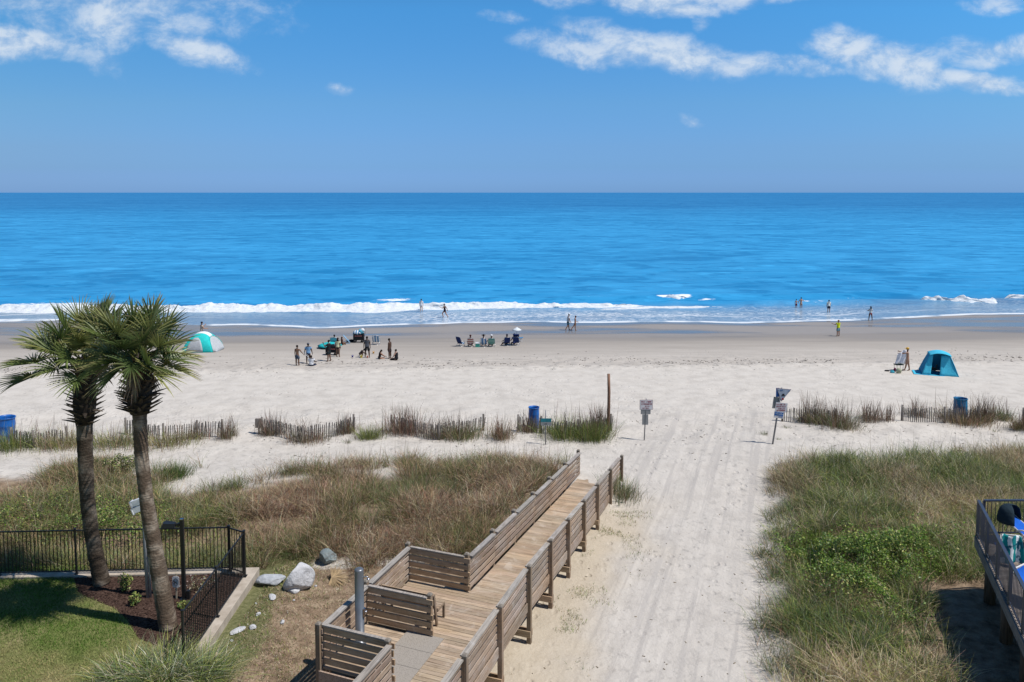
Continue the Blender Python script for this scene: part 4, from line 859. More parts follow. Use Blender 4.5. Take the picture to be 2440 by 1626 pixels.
    def sub_(names, edges, name, material, scale=1.0, addr=0, ov={}):
        names = [n for n in names]; ix = {n: i for i, n in enumerate(names)}
        rad = []
        for n in names:
            r = ov.get(n, RR.get(n, .03)); r = r if hasattr(r, '__len__') else (r, r); rad.append(tuple((q * scale + addr) * H for q in r))
        return skinned(name, [J[n] for n in names], [(ix[x], ix[y]) for x, y in edges], rad, 0, material, root, 2)
    allv = ['pel'] + [k for k in J if k != 'pel']; sub_(allv, E_, 'body', skin_mat(skin))
    for sd in 'LR': J['sl' + sd] = J['sh' + sd].lerp(J['el' + sd], sleeve); J['hem' + sd] = J['hip' + sd].lerp(J['kne' + sd], .82); J['bri' + sd] = J['hip' + sd].lerp(J['mid' + sd], .5)
    J['wb'] = J['pel'].lerp(J['wai'], .55); RR['wb'] = (.070 * b, .056 * b)
    J['low'] = J['pel'] + (J['pel'] - J['wai']) * .45
    if top:
        ns = ['che', 'low', 'pel', 'wai', 'sho', 'shL', 'shR', 'slL', 'slR'] if sleeve > .1 else ['che', 'low', 'pel', 'wai', 'sho', 'shL', 'shR']
        es = [('low', 'pel'), ('pel', 'wai'), ('wai', 'che'), ('che', 'sho'), ('sho', 'shL'), ('sho', 'shR')] + ([('shL', 'slL'), ('shR', 'slR')] if sleeve > .1 else [])
        sub_(ns, es, 'shirt' if not dress else 'dress', top if not isinstance(top, tuple) else cmat(top), 1.10, .010, {'low': (.080 * b, .062 * b), 'slL': .040 * b, 'slR': .040 * b, 'sho': (.055, .046)})
    if bottom:
        kind, rgb = bottom; mm = cmat(rgb) if isinstance(rgb, tuple) else rgb
        if kind == 'shorts': sub_(['pel', 'wb', 'hipL', 'hipR', 'midL', 'midR', 'hemL', 'hemR'], [('pel', 'wb'), ('pel', 'hipL'), ('pel', 'hipR'), ('hipL', 'midL'), ('hipR', 'midR'), ('midL', 'hemL'), ('midR', 'hemR')], 'shorts', mm, 1.1, .009, {'hemL': .052 * b, 'hemR': .052 * b, 'midL': .052 * b, 'midR': .052 * b})
        elif kind == 'short': sub_(['pel', 'wb', 'hipL', 'hipR', 'midL', 'midR'], [('pel', 'wb'), ('pel', 'hipL'), ('pel', 'hipR'), ('hipL', 'midL'), ('hipR', 'midR')], 'shorts', mm, 1.1, .008)
        elif kind == 'trousers': sub_(['pel', 'wb', 'hipL', 'hipR', 'midL', 'midR', 'kneL', 'kneR', 'calL', 'calR', 'ankL', 'ankR'], [('pel', 'wb')] + [('pel', 'hip' + s) for s in 'LR'] + [e for s in 'LR' for e in (('hip' + s, 'mid' + s), ('mid' + s, 'kne' + s), ('kne' + s, 'cal' + s), ('cal' + s, 'ank' + s))], 'trousers', mm, 1.1, .008)
        else: sub_(['pel', 'wb', 'hipL', 'hipR', 'briL', 'briR'], [('pel', 'wb'), ('pel', 'hipL'), ('pel', 'hipR'), ('hipL', 'briL'), ('hipR', 'briR')], 'swim_bottoms', mm, 1.04, .005)
    if bra: J['cb'] = J['che'] + (J['sho'] - J['che']) * .3; J['ca'] = J['che'] - (J['sho'] - J['che']) * .2; sub_(['cb', 'ca'], [('cb', 'ca')], 'swim_top', cmat(bra), 1, 0, {'cb': (.088 * b, .066 * b), 'ca': (.086 * b, .064 * b)})
    hm = cmat(hair); q = Vector((0, 0, 1)).rotation_difference((J['hd2'] - J['hd0']).normalized()).to_matrix(); c = J['hd1']; up = (J['hd2'] - J['hd0']).normalized(); bk = -(fwd - up * fwd.dot(up)).normalized()
    hb = MB(); hb.ball(c + up * .022 * H + bk * .010 * H, (.055 * H, .060 * H, .050 * H), 14, 10, q)
    if long_hair: hb.ball(c + bk * .036 * H - up * .055 * H, (.052 * H, .030 * H, .095 * H), 12, 8, q)
    hb.build('hair', hm, root)
    if hat:
        kind, rgb = hat; hm2 = cmat(rgb); hb = MB()
        if kind == 'cap': hb.ball(c + up * .035 * H, (.061 * H, .066 * H, .05 * H), 14, 8, q); hb.ball(c + up * .036 * H - bk * .07 * H, (.05 * H, .045 * H, .008 * H), 12, 6, q)
        else: hb.ball(c + up * .045 * H, (.058 * H, .06 * H, .05 * H), 14, 8, q); hb.ball(c + up * .040 * H, (.115 * H, .115 * H, .010 * H), 16, 6, q)
        hb.build('hat', hm2, root)
    if shoe:
        for sd in 'LR': s_ = MB(); a_ = (J['hee' + sd] + J['toe' + sd]) / 2; s_.ball(a_ + Vector((0, 0, -.004 * H)), (.032 * H, .075 * H, .02 * H), 10, 6); s_.build('shoe', cmat(shoe), root)
    return root
def stand(px, py, top_, **k):             # feet on the ground at the picture spot, crown at row top_
    b = G(px, py) if not k.pop('sea', 0) else at(px, py, SEA)
    if 'z' in k: b = at(px, py, k.pop('z'))
    H = (py - top_) / F * b.y * 1.0
    Hh = H / k.pop('frac', 1.0); return person(b, Hh, **k)
W_ = (.66, .67, .70); BLK = (.012, .013, .018); NAVY = (.02, .028, .06)
AWAY, LEFT, RIGHT_, TOWARD = 0.0, R(90), R(-90), R(180)
stand(709, 871.5, 820.5, rz=R(-12), label='shirtless person in long dark blue shorts at the far left of the family group', skin='brown', bottom=('shorts', (.055, .075, .11)), arms=((.05, .16, .1), (.35, .55, .35)))
stand(735, 867.5, 816, rz=R(4), label='person in a light blue shirt and grey cap standing behind the person seated in white', skin='deep', top=(.17, .32, .52), bottom=('short', NAVY), hat=('cap', (.09, .10, .13)), build=1.12, arms=((.05, .28, .1), (.05, .30, .15)), legs=((.05, 0, .06), (-.05, 0, .06)))
SITX = ((1.35, 1.9, .55), (1.35, 1.9, .55)); SITF = ((1.5, .35, .12), (1.45, .45, .12)); SITK = ((1.95, 2.0, .12), (1.95, 2.05, .12))
stand(742, 872, 847, rz=R(-8), label='person in a white shirt sitting cross-legged on the sand, seen from behind', skin='deep', top=W_, bottom=('trousers', NAVY), legs=SITX, arms=((.5, .25, .9), (.5, .25, .9)), seat=.085, frac=.53, build=1.25)
stand(784, 861.6, 808.6, rz=R(70), label='person in a black shirt and black shorts lifting a hand to their face', skin='brown', top=(.014, .015, .02), bottom=('shorts', (.02, .028, .03)), arms=((.9, .2, 1.9), (.8, .3, .9)), legs=((.05, .0, .02), (-.03, .1, .02)))
stand(797, 824, 797, rz=R(5), label='person in a white shirt seated in a pale chair behind the teal umbrella', skin='deep', top=W_, bottom=('shorts', (.2, .23, .27)), legs=((1.45, 1.35, .12), (1.45, 1.35, .12)), seat=.20, frac=.66, build=1.12)
stand(805.5, 851, 803, rz=R(-10), label='person in a pale yellow shirt and dark shorts standing beside the black cart', skin='brown', top=(.62, .60, .40), bottom=('short', (.03, .025, .03)), hair=(.025, .013, .010), arms=((.05, .16, .15), (-.05, .16, .1)), long_hair=True)
stand(815, 822, 803, rz=R(-60), label='person with dark brown hair sitting low behind the yellow-shirted person', skin='brown', top=(.09, .04, .04), bottom=('short', BLK), hair=(.05, .022, .016), legs=SITK, seat=.09, frac=.53, long_hair=True)
stand(875, 852.6, 799.8, rz=R(8), label='person in a dark grey shirt and black shorts standing with legs apart', skin='deep', top=(.075, .082, .10), bottom=('shorts', (.015, .016, .02)), arms=((-.02, .18, .1), (.02, .14, .1)), legs=((.10, 0, .10), (-.05, 0, .12)), build=1.08)
stand(857, 849, 831, rz=R(-75), label='person crouching over the sand toys with head bent down', skin='deep', top=(.045, .035, .035), bottom=('short', (.05, .05, .05)), legs=((1.9, 2.2, .2), (1.9, 2.2, .2)), lean=.75, head=(0, .4), seat=.16, frac=.50, arms=((.9, .1, .4), (.9, .1, .4)))
stand(904, 856, 833, rz=R(-60), label='person with long dark hair in black sitting and digging in the sand', skin='tan', top=(.02, .014, .016), sleeve=0, bottom=('swim', BLK), legs=((1.5, .3, .1), (1.45, .5, .2)), lean=.25, head=(0, .3), seat=.085, frac=.53, arms=((.8, .1, .2), (.9, .1, .2)), long_hair=True)
stand(929, 855, 804.5, rz=R(60), label='tall slim person without a shirt in dark shorts looking down', skin='deep', bottom=('shorts', (.05, .035, .035)), head=(0, .35), arms=((.05, .06, .1), (.0, .08, .1)), build=.86)
stand(945, 858.5, 832.5, rz=R(62), label='person in a black tank top and leggings sitting beside the tall slim person', skin='fair', top=BLK, sleeve=0, bottom=('trousers', BLK), legs=((1.5, .5, .1), (1.45, .7, .1)), lean=.12, seat=.085, frac=.53, arms=((.4, .15, .6), (.4, .2, .5)), build=1.05)
SEAG = 'people wading at the water edge'
stand(1004, 743.5, 711.5, z=SEA - .05, rz=R(4), label='person in a white top and white shorts wading in front of the surf', skin='fair', top=W_, bottom=('short', (.6, .58, .6)), sleeve=.8, group=SEAG)
stand(1060, 758, 722.5, z=SEA + .02, rz=R(78), label='person in a black dress running to the left through the shallows', skin='tan', top=(.02, .014, .022), sleeve=0, bottom=('short', (.02, .014, .022)), dress=True, legs=((.75, 1.1, .03), (-.30, .35, .03)), arms=((.9, .1, 1.3), (-.8, .3, .6)), lean=.10, group=SEAG, hair=(.03, .025, .035))
stand(1354, 787.5, 746, rz=R(-78), label='person in a white shirt, white cap and blue-green shorts walking to the right', skin='tan', top=W_, sleeve=.6, bottom=('shorts', (.03, .10, .14)), hat=('cap', W_), legs=((.18, .05, .02), (-.22, .35, .02)), arms=((-.25, .1, .2), (.2, .1, .25)), lean=.06, head=(0, .25))
stand(1370.5, 788, 751, rz=R(-82), label='person in a dark bikini walking to the right just ahead of the white-shirted walker', skin='tan', bottom=('swim', (.04, .05, .03)), bra=(.10, .09, .05), hair=(.06, .02, .022), legs=((.08, .02, .02), (-.55, .1, .02)), arms=((.2, .1, .9), (-.1, .1, .3)), head=(0, .3), shoe=(.03, .015, .02))
stand(1897, 736, 712.5, z=SEA - .10, rz=R(-10), label='smaller person in dark red shorts standing in the water holding hands', skin='fair', bottom=('shorts', (.20, .02, .05)), arms=((.1, .2, .1), (.3, .8, .2)), group=SEAG)
stand(1908.5, 737, 708, z=SEA - .10, rz=R(6), label='larger person in white bikini bottoms standing in the water, hand on hip', skin='tan', bottom=('swim', (.66, .62, .58)), bra=(.30, .16, .17), build=1.12, arms=((.2, .5, .2), (.1, .75, 1.4)), group=SEAG)
stand(1974.5, 745, 714, z=SEA + .0, rz=R(8), label='person in a white shirt and dark shorts standing in the foam', skin='tan', top=(.62, .66, .64), bottom=('shorts', (.02, .022, .045)), build=1.2, arms=((.05, .2, .2), (.1, .2, .3)), group=SEAG)
stand(2074, 763.5, 729, rz=R(-4), label='person in a white top and red shorts standing with legs apart on wet sand', skin='brown', top=(.58, .62, .64), bottom=('short', (.46, .02, .04)), long_hair=True, legs=((0, 0, .17), (0, 0, .17)), arms=((.5, .2, 1.3), (.5, .2, 1.3)), group=SEAG)
stand(1997, 801.5, 761, rz=R(28), label='person in a neon yellow shirt and pale blue shorts holding up both hands', skin='tan', top=(.60, .68, .02), bottom=('shorts', (.19, .33, .38)), hair=(.30, .16, .15), arms=((.9, .2, 1.0), (.5, .3, 1.3)), legs=((0, 0, .07), (0, 0, .07)), build=1.1, shoe=(.03, .02, .02), sleeve=.5)
yb = stand(2162, 884, 827, rz=R(62), label='person in a yellow cap and pale bikini holding out a white towel', skin='tan', bottom=('swim', (.66, .50, .46)), bra=(.36, .12, .07), hair=(.30, .17, .06), hat=('cap', (.62, .36, .05)), arms=((1.35, .15, .2), (1.3, .15, .5)), legs=((.22, 0, .05), (-.14, .05, .05)), lean=.05)
tb = MB(); YB = yb.location; g = []
for i in range(12):
    s_ = i / 11; g.append([Vector((-.92 + .62 * u + .22 * s_ * (1 - s_) - .16 * s_ * (1 - u), .02 + .07 * math.sin(u * 12 + s_ * 3), 1.58 - .38 * (1 - u) ** 1.3 - s_ * (1.08 - .42 * (1 - u)))) for u in np.linspace(0, 1, 14)])
tb.sheet(g); o = tb.build('towel', cmat((.72, .71, .76)), None, (YB.x + .12, YB.y - .08, YB.z), solid=.012); tag(o, 'white towel held out by the yellow-capped person', 'towel')
stand(2229, 884, 853, rz=R(80), label='person in a pale top sitting inside the bright blue beach tent', skin='tan', top=(.55, .50, .50), bottom=('short', (.05, .12, .4)), legs=SITK, seat=.10, frac=.55)
stand(481, 811, 765, rz=R(-50), label='person in a cream top with dark hair standing behind the teal and white tent', skin='tan', top=(.52, .46, .40), bottom=('short', W_), hair=(.02, .014, .02), head=(.15, .2), arms=((.8, .2, 1.5), (.4, .2, 1)))

# ------------------------------------------------------------------ beach chairs, parasol, carts, tents, toys
m_alu = plain('aluminium_tube', (.52, .53, .55), .35, .7, .05)
def chair(base, rz, fab, label, hoodm=None, seat_mat=None, group='low beach chairs in a row', w=.54, hgt_=.80):
    ch_ = thing('beach_chair', base, label, 'beach chair', group, rz); f = MB(); x0 = w / 2
    for x in (-x0, x0):
        f.tube([(x, -.30, .02), (x, .02, .28), (x, .28, .40)], .013, 6); f.tube([(x, .28, .02), (x, .0, .25), (x, -.36, hgt_)], .013, 6); f.tube([(x, -.30, .02), (x, .28, .02)], .012, 6); f.tube([(x, -.20, .50), (x, .25, .47), (x, .28, .02)], .014, 6)
    f.tube([(-x0, -.36, hgt_), (x0, -.36, hgt_)], .013, 6); f.tube([(-x0, .30, .26), (x0, .30, .26)], .013, 6); f.tube([(-x0, -.30, .02), (x0, -.30, .02)], .012, 6); f.build('frame', m_alu, ch_)
    s_ = MB(); s_.sheet([[(x, y, z) for x in np.linspace(-x0 * .94, x0 * .94, 5)] for y, z in ((-.06, .23), (.12, .21), (.30, .27))]); s_.build('seat', seat_mat or fab, ch_, solid=.012)
    s_ = MB(); g = []
    for k in range(8):
        u = k / 7; z = .24 + (hgt_ - .24) * u; y = -.05 - .31 * u - .03 * math.sin(u * 3.1); ww = x0 * .96 * (1 if u < .75 else math.sqrt(max(0, 1 - ((u - .75) / .25) ** 2 * .55))); g.append([(x * ww, y, z) for x in np.linspace(-1, 1, 7)])
    s_.sheet(g); s_.build('backrest', fab, ch_, solid=.014)
    if hoodm:
        h_ = MB(); g = []
        for a in np.linspace(R(-20), R(95), 9): g.append([(x, -.30 + .34 * math.sin(a) - .06, hgt_ + .32 * math.cos(a) - .06) for x in np.linspace(-x0, x0, 7)])
        h_.sheet(g); h_.build('hood', hoodm, ch_, solid=.014)
    return ch_
m_navy = cloth('navy_fabric', (.018, .035, .13)); m_nblue = cloth('blue_fabric', (.03, .20, .42)); m_pale = cloth('pale_blue_fabric', (.30, .40, .48))
s_red = stripes('red_striped', (.30, .07, .06), (.66, .60, .56), 5.5, 2); s_grn = stripes('green_striped', (.03, .22, .19), (.30, .46, .42), 7, 2); s_blu = stripes('blue_striped', (.06, .20, .38), (.68, .71, .74), 4.2, 0); s_tow = stripes('towel_striped', (.10, .22, .42), (.70, .72, .75), 3.5, 0, .35)
def P0(px, py, dz=0): b = G(px, py); return (b.x, b.y, b.z + dz)
chair(P0(1097, 825), R(-35), m_navy, 'empty navy beach chair at the left end of the row', seat_mat=m_nblue, hgt_=.88)
chair(P0(1121, 826), R(3), s_red, 'red and white striped beach chair under the person with a hair bun')
chair(P0(1152, 826), R(-2), s_tow, 'beach chair draped with a white and blue towel under the hatted person')
chair(P0(1171, 826), R(2), s_grn, 'green striped beach chair under the white-capped person', w=.60)
chair(P0(1207.5, 824), R(12), m_navy, 'navy beach chair whose sitter stretches a bare leg to the left')
chair(P0(1230, 823), R(-5), m_navy, 'navy hooded beach chair under the white parasol', hoodm=m_navy)
CS = ((1.42, .95, .14), (1.42, .95, .14)); GRPC = 'people sitting in beach chairs'
def sitter(px, py, rz, label, **k): b = G(px, py); o = person((b.x + .0, b.y + .02, b.z), k.pop('H', 1.68), rz, label, legs=k.pop('legs', CS), seat=.165, lean=k.pop('lean', -.16), group=GRPC, arms=k.pop('arms', ((.35, .3, .9), (.35, .3, .9))), **k); return o
sitter(1121, 826, R(3), 'person with a dark hair bun in a striped top sitting in the red striped chair', skin='brown', top=stripes('striped_top', (.35, .08, .10), (.68, .66, .68), 8, 2), bottom=('short', NAVY), hair=(.06, .018, .02), sleeve=.3, lean=-.02)
sitter(1152, 826, R(-2), 'person with bare shoulders and a wide dark hat sitting on the towel-draped chair', skin='tan', bottom=('short', W_), hat=('brim', (.03, .022, .02)), lean=.02)
sitter(1171, 826, R(10), 'person in a white cap and green top sitting in the green striped chair', skin='brown', top=(.10, .32, .27), bottom=('short', (.05, .15, .14)), hat=('cap', W_), lean=-.05, arms=((.5, .6, .5), (.3, .3, .8)), hair=(.3, .28, .26))
sitter(1207.5, 824, R(28), 'person in dark clothes stretching a bare bent leg out from a navy chair', skin='brown', top=(.03, .03, .05), bottom=('short', BLK), legs=((1.55, .9, .25), (1.3, .5, .1)), hair=(.03, .03, .05), lean=-.06)
sitter(1226, 823, R(20), 'person in a blue shirt leaning out of the hooded navy chair', skin='brown', top=(.13, .15, .42), bottom=('short', BLK), hair=(.05, .045, .06), lean=.05)
ub = G(1231, 822); um = thing('beach_umbrella', ub, 'small white beach parasol on a thin pole above the hooded chair', 'parasol'); uz = (13 - ub.z) * (1 - (779.5 - 459) / (822 - 459)); ur = 21 / 2 / F * ub.y
MB().tube([(0, 0, -.2), (.02, 0, uz)], .018, 8).build('pole', m_alu, um); c_ = MB(); c_.lathe([(.02, uz + .02), (ur * .35, uz - .07), (ur * .75, uz - .16), (ur * 1.1, uz - .25), (ur * 1.07, uz - .27), (ur * .7, uz - .18), (.02, uz - .04)], (.02, 0, 0), 8, False); c_.build('canopy', cmat((.62, .66, .70)), um)
cb_ = G(1138, 827); cl_ = thing('cooler', cb_, 'green cooler with a white lid standing among the chairs', 'cooler'); c_ = MB(); c_.slab([(-.19, -.15), (.19, -.15), (.19, .15), (-.19, .15)], 0, .30); c_.build('body', plain('green_cooler', (.04, .30, .24), .5), cl_); c_ = MB(); c_.slab([(-.20, -.16), (.20, -.16), (.20, .16), (-.20, .16)], .302, .37); c_.build('lid', m_wht, cl_); c_ = MB(); c_.tube([(-.205, 0, .25), (-.22, 0, .44), (.22, 0, .44), (.205, 0, .25)], .012, 6); c_.build('handle', m_wht, cl_)
tb_ = G(1241, 815); tc = thing('folding_stool', tb_, 'small light blue folding stool right of the parasol', 'stool'); f = MB()
for y in (-.14, .14): f.tube([(-.18, y, 0), (.18, y, .42)], .012, 6); f.tube([(.18, y, 0), (-.18, y, .42)], .012, 6)
f.build('frame', m_wht, tc); f = MB(); f.sheet([[(x, y, .42 - .05 * (1 - (x / .2) ** 2)) for y in (-.18, 0, .18)] for x in (-.2, -.1, 0, .1, .2)]); f.build('seat', m_nblue, tc, solid=.02)
m_black = cloth('black_fabric', (.014, .014, .018)); m_rub = plain('black_rubber', (.02, .02, .022), .7)
def wagon(base, rz, label, L=1.0, w=.55, h=.62):
    wg = thing('beach_wagon', base, label, 'wagon', 'black folding wagons', rz); b = MB(); z0 = .24
    for (cx, cy, sx, sy) in ((0, -w / 2, L, .02), (0, w / 2, L, .02), (-L / 2, 0, .02, w - .03), (L / 2, 0, .02, w - .03)): b.box((cx, cy, z0 + h / 2), (sx, sy, h))
    b.box((0, 0, z0), (L - .03, w - .03, .02)); b.build('body', m_black, wg); f = MB()
    for x in (-L / 2, L / 2):
        for y in (-w / 2 - .015, w / 2 + .015): f.tube([(x, y, .12), (x, y, z0 + h + .03)], .014, 6)
    f.tube([(L / 2, 0, z0 + .1), (L / 2 + .12, 0, z0 + h), (L / 2 + .10, 0, z0 + h + .55)], .014, 6); f.tube([(L / 2 + .10, -.1, z0 + h + .55), (L / 2 + .10, .1, z0 + h + .55)], .016, 6); f.build('frame', m_rub, wg)
    lt = MB(); lt.box((0, -w / 2 - .013, z0 + h * .7), (L * .7, .006, .05)); lt.build('trim', plain('pink_trim', (.45, .16, .15), .6), wg)
    for x in (-L * .36, L * .36):
        for y in (-w / 2 - .03, w / 2 + .03): q = MB(); q.tube([(x, y - .035, .13), (x, y + .035, .13)], .13, 14); q.build('wheel', m_rub, wg)
    return wg
wb_ = P0(855, 816); wagon(wb_, R(4), 'black folding wagon heaped with blue and white towels', .92, .5, .55)
wb2 = P0(792, 846); wagon(wb2, R(-6), 'black folding wagon behind the person in black, loaded with dark bags', .95, .5, .42)
def bundle(base, sz, matl, label, seed, cat='towel', name='towel', group=None):
    pr = random.Random(seed); bm = bmesh.new(); bmesh.ops.create_icosphere(bm, subdivisions=3, radius=1)
    for v in bm.verts: n_ = float(fbm(v.co.x * 2.2 + seed, v.co.y * 2.2 + v.co.z * 3.1, seed, 3)); v.co = Vector((v.co.x * sz[0], v.co.y * sz[1], v.co.z * sz[2])) * (.72 + .6 * n_) + Vector((0, 0, sz[2] * .75))
    me = bpy.data.meshes.new(name); bm.to_mesh(me); bm.free(); me.materials.append(matl); me.polygons.foreach_set('use_smooth', np.ones(len(me.polygons), bool)); o = bpy.data.objects.new(name, me); COL.objects.link(o); o.location = base; tag(o, label, cat, group); return o
bundle((wb_[0] - .12, wb_[1], wb_[2] + .72), (.44, .28, .22), s_blu, 'blue and white towel heap on the left of the loaded wagon', 2, group='towels on the wagon')
bundle((wb_[0] + .22, wb_[1], wb_[2] + .80), (.26, .22, .24), cmat((.12, .40, .52)), 'teal towel bundle in the middle of the loaded wagon', 5, group='towels on the wagon')
bundle((wb_[0] + .36, wb_[1] - .02, wb_[2] + 1.00), (.20, .16, .16), cmat(W_), 'white towel topmost on the loaded wagon', 7, group='towels on the wagon')
bundle((wb2[0] + .1, wb2[1], wb2[2] + .50), (.34, .22, .22), m_black, 'dark bag lying in the wagon behind the person in black', 9, 'bag', 'bag')
bundle((wb2[0] + .36, wb2[1] - .05, wb2[2] + .62), (.16, .14, .30), cmat((.6, .62, .68)), 'white and grey cloth hanging over the end of the wagon', 11)
bundle(P0(837, 816), (.46, .22, .14), m_black, 'dark flat bag on the sand left of the loaded wagon', 13, 'bag', 'bag')
chair(P0(896.5, 821), R(4), s_blu, 'blue and white striped chair standing alone right of the loaded wagon', group=None, w=.62, hgt_=.85)
chair(P0(797, 824), R(0), m_pale, 'pale grey-blue chair under the white-shirted person by the teal umbrella', group=None, w=.66)
fb_ = P0(823, 819); fc_ = thing('folding_chair', fb_, 'light blue folded chair leaning open in an X near the wagon', 'folding chair', rotz=R(10)); f = MB()
for y in (-.2, .2): f.tube([(-.45, y, 0), (.25, y, .30), (.32, y, .35)], .022, 6); f.tube([(.42, y, .05), (-.18, y, .78)], .022, 6); f.tube([(.42, y, .05), (-.4, y, .03)], .02, 6)
f.build('frame', cmat((.25, .42, .58)), fc_); f = MB(); f.sheet([[(.40 - .56 * u, y, .08 + .66 * u) for y in (-.19, 0, .19)] for u in (0, .5, 1)]); f.build('backrest', cmat((.20, .36, .52)), fc_, solid=.012)
tu = G(786, 829); ut = thing('beach_umbrella', (tu.x, tu.y, tu.z), 'low tilted teal beach umbrella among the family group', 'parasol'); c_ = MB(); c_.lathe([(.02, .50), (.4, .45), (.8, .34), (1.08, .20), (1.06, .19), (.78, .32), (.02, .47)], (0, 0, 0), 10, False); cc_ = c_.build('canopy', cmat((.02, .40, .42)), ut); MB().tube([(0, 0, -.1), (0, 0, .52)], .018, 8).build('pole', m_alu, ut)
for px, py, rgb, lab, sc in ((840, 852, (.03, .04, .25), 'blue toy bucket', .6), (861, 853, (.62, .50, .04), 'yellow toy bucket by the crouching person', .75), (875.5, 853, (.50, .10, .05), 'red toy bucket at the feet of the grey-shirted person', .55), (890, 843, (.62, .36, .12), 'orange toy bucket on open sand', .65)):
    tk = thing('toy_bucket', P0(px, py), lab + (' left of the crouching person' if 'blue' in lab else ''), 'toy bucket', 'toy buckets'); mm = plain('toy_plastic', rgb, .4); MB().lathe([(.09 * sc, 0), (.13 * sc, .22 * sc), (.14 * sc, .22 * sc), (.14 * sc, .24 * sc), (.12 * sc, .24 * sc), (.085 * sc, .02)], n=14, cap=False).build('pail', mm, tk); h_ = MB(); h_.tube([(.13 * sc * math.cos(a), 0, .23 * sc + .12 * sc * math.sin(a)) for a in np.linspace(0, math.pi, 8)], .008, 5); h_.build('handle', mm, tk)
tsh = thing('toy_shovel', P0(728, 868), 'long pale shovel handle held between the shirtless and blue-shirted people', 'shovel'); MB().tube([(-.15, .05, .95), (.42, -.1, .35)], .022, 6).build('handle', m_alu, tsh); s_ = MB(); s_.ball((.48, -.12, .28), (.10, .04, .13), 10, 6); s_.build('blade', plain('pink_plastic', (.6, .25, .25), .5), tsh)
m_green = cloth('dark_green_fabric', (.02, .05, .035))
st = thing('camp_stool', P0(2141, 883), 'dark green folding camp table beside the yellow-capped person', 'camp table', rotz=R(8)); f = MB()
for x in (-.24, .24):
    for y in (-.16, .16): f.tube([(x, y, 0), (x, y, .42)], .014, 6)
f.build('legs', m_rub, st); f = MB(); f.slab([(-.30, -.2), (.30, -.2), (.30, .2), (-.30, .2)], .42, .47); f.build('top', m_green, st)
bundle(P0(2141.5, 890), (.20, .14, .22), plain('straw_bag', (.36, .37, .26), .8), 'straw tote bag in front of the camp table', 17, 'bag', 'bag'); bundle(P0(2126, 889), (.16, .10, .10), cmat((.06, .35, .45)), 'small teal cloth on the sand left of the tote bag', 19, 'cloth', 'cloth'); bundle(P0(2114, 885), (.18, .09, .06), m_black, 'dark flat shoes on the sand farthest left of the camp table', 23, 'shoes', 'shoes'); bundle(P0(2132, 886), (.10, .08, .16), cmat((.10, .02, .05)), 'dark red bottle bag between teal cloth and tote', 29, 'bag', 'bag')

# teal and white half dome tent
tg = G(484, 835); TS = F / tg.y
def rpx(px): return (px - 484) / TS
tn = thing('beach_tent', tg, 'rounded teal tent with a white roof and grey mesh sides', 'tent', 'beach tents')
m_ttl = cloth('teal_nylon', (.025, .50, .48)); m_twh = cloth('white_nylon', (.72, .73, .75)); m_msh = cloth('grey_mesh', (.42, .44, .46))
def dome(u, v, w=1.28, dpt=1.25, h=1.60, bulge=1.0):   # u across -1..1, v 0 at ground front .. 1 ridge .. 2 ground back
    a = math.pi * v / 2; r = 1.0
    x = u * w * (1 - .42 * math.sin(a) ** 1.3); y = -math.cos(a) * dpt * (1 - .10 * u * u); z = h * math.sin(a) ** .8 * (1 - .22 * abs(u) ** 2.4) * (1 if abs(u) < 1 else .98)
    return Vector((x, y, z))
def patch(u0, u1, v0, v1, m_, name, n=9, off=0.0):
    s_ = MB(); s_.sheet([[dome(u, v) + Vector((0, -off, off)) for u in np.linspace(u0, u1, n)] for v in np.linspace(v0, v1, n)]); return s_.build(name, m_, tn, solid=.012)
patch(-1, 1, .80, 1.15, m_twh, 'roof_panel', 15); patch(-1, 1, 1.15, 2, m_ttl, 'rear_panel', 15); patch(-1, 1, .0, .80, m_ttl, 'front_panel', 15)
s_ = MB(); g = []
for i in range(8):
    v = .02 + .50 * i / 7; hw = .54 * math.sqrt(max(0, 1 - ((v - .02) / .52) ** 2)) + .02; g.append([dome(-.18 + hw * u, v) + Vector((0, -.03, .012)) for u in np.linspace(-1, 1, 9)])
s_.sheet(g); s_.build('mesh_window', m_msh, tn, solid=.01)
for sd in (-1, 1):
    s_ = MB(); g = []
    for v in np.linspace(.02, 1.98, 13):
        p = dome(sd, v); g.append([p.lerp(Vector((sd * 1.52, p.y * .72, .02)), k) * 1.0 + Vector((0, 0, .04 * math.sin(k * 3.14))) for k in np.linspace(0, 1, 6)])
    s_.sheet(g); s_.build('side_panel', m_msh, tn, solid=.01)
for u in (-1, 1): f = MB(); f.tube([dome(u, v) + Vector((u * .015, 0, .012)) for v in np.linspace(0, 2, 17)], .02, 6); f.build('pole', m_ttl, tn)
# bright blue cabana tent
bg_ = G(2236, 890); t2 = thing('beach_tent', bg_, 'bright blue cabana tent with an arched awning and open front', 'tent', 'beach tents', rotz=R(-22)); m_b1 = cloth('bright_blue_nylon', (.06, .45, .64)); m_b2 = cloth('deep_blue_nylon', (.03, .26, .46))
Wd, Dp, Ht = 1.15, .95, 1.62
def quad3(pts, name, m_, sag=.06, n=8):      # bilinear panel sagging inward a little
    a, b, c, d = [Vector(p) for p in pts]; s_ = MB(); g = []; nn = (b - a).cross(d - a).normalized()
    for i in range(n):
        v = i / (n - 1); g.append([(a.lerp(b, u)).lerp(d.lerp(c, u), v) - nn * sag * math.sin(math.pi * u) * math.sin(math.pi * v) for u in np.linspace(0, 1, n)])
    s_.sheet(g); return s_.build(name, m_, t2, solid=.012)
A0, B0, C0, D0 = (-Wd, -Dp, 0), (Wd, -Dp, 0), (Wd, Dp, 0), (-Wd, Dp, 0); tl, tr_, tbl, tbr = (-.62, -.42, 1.42), (.62, -.42, 1.42), (-.62, .42, 1.42), (.62, .42, 1.42)
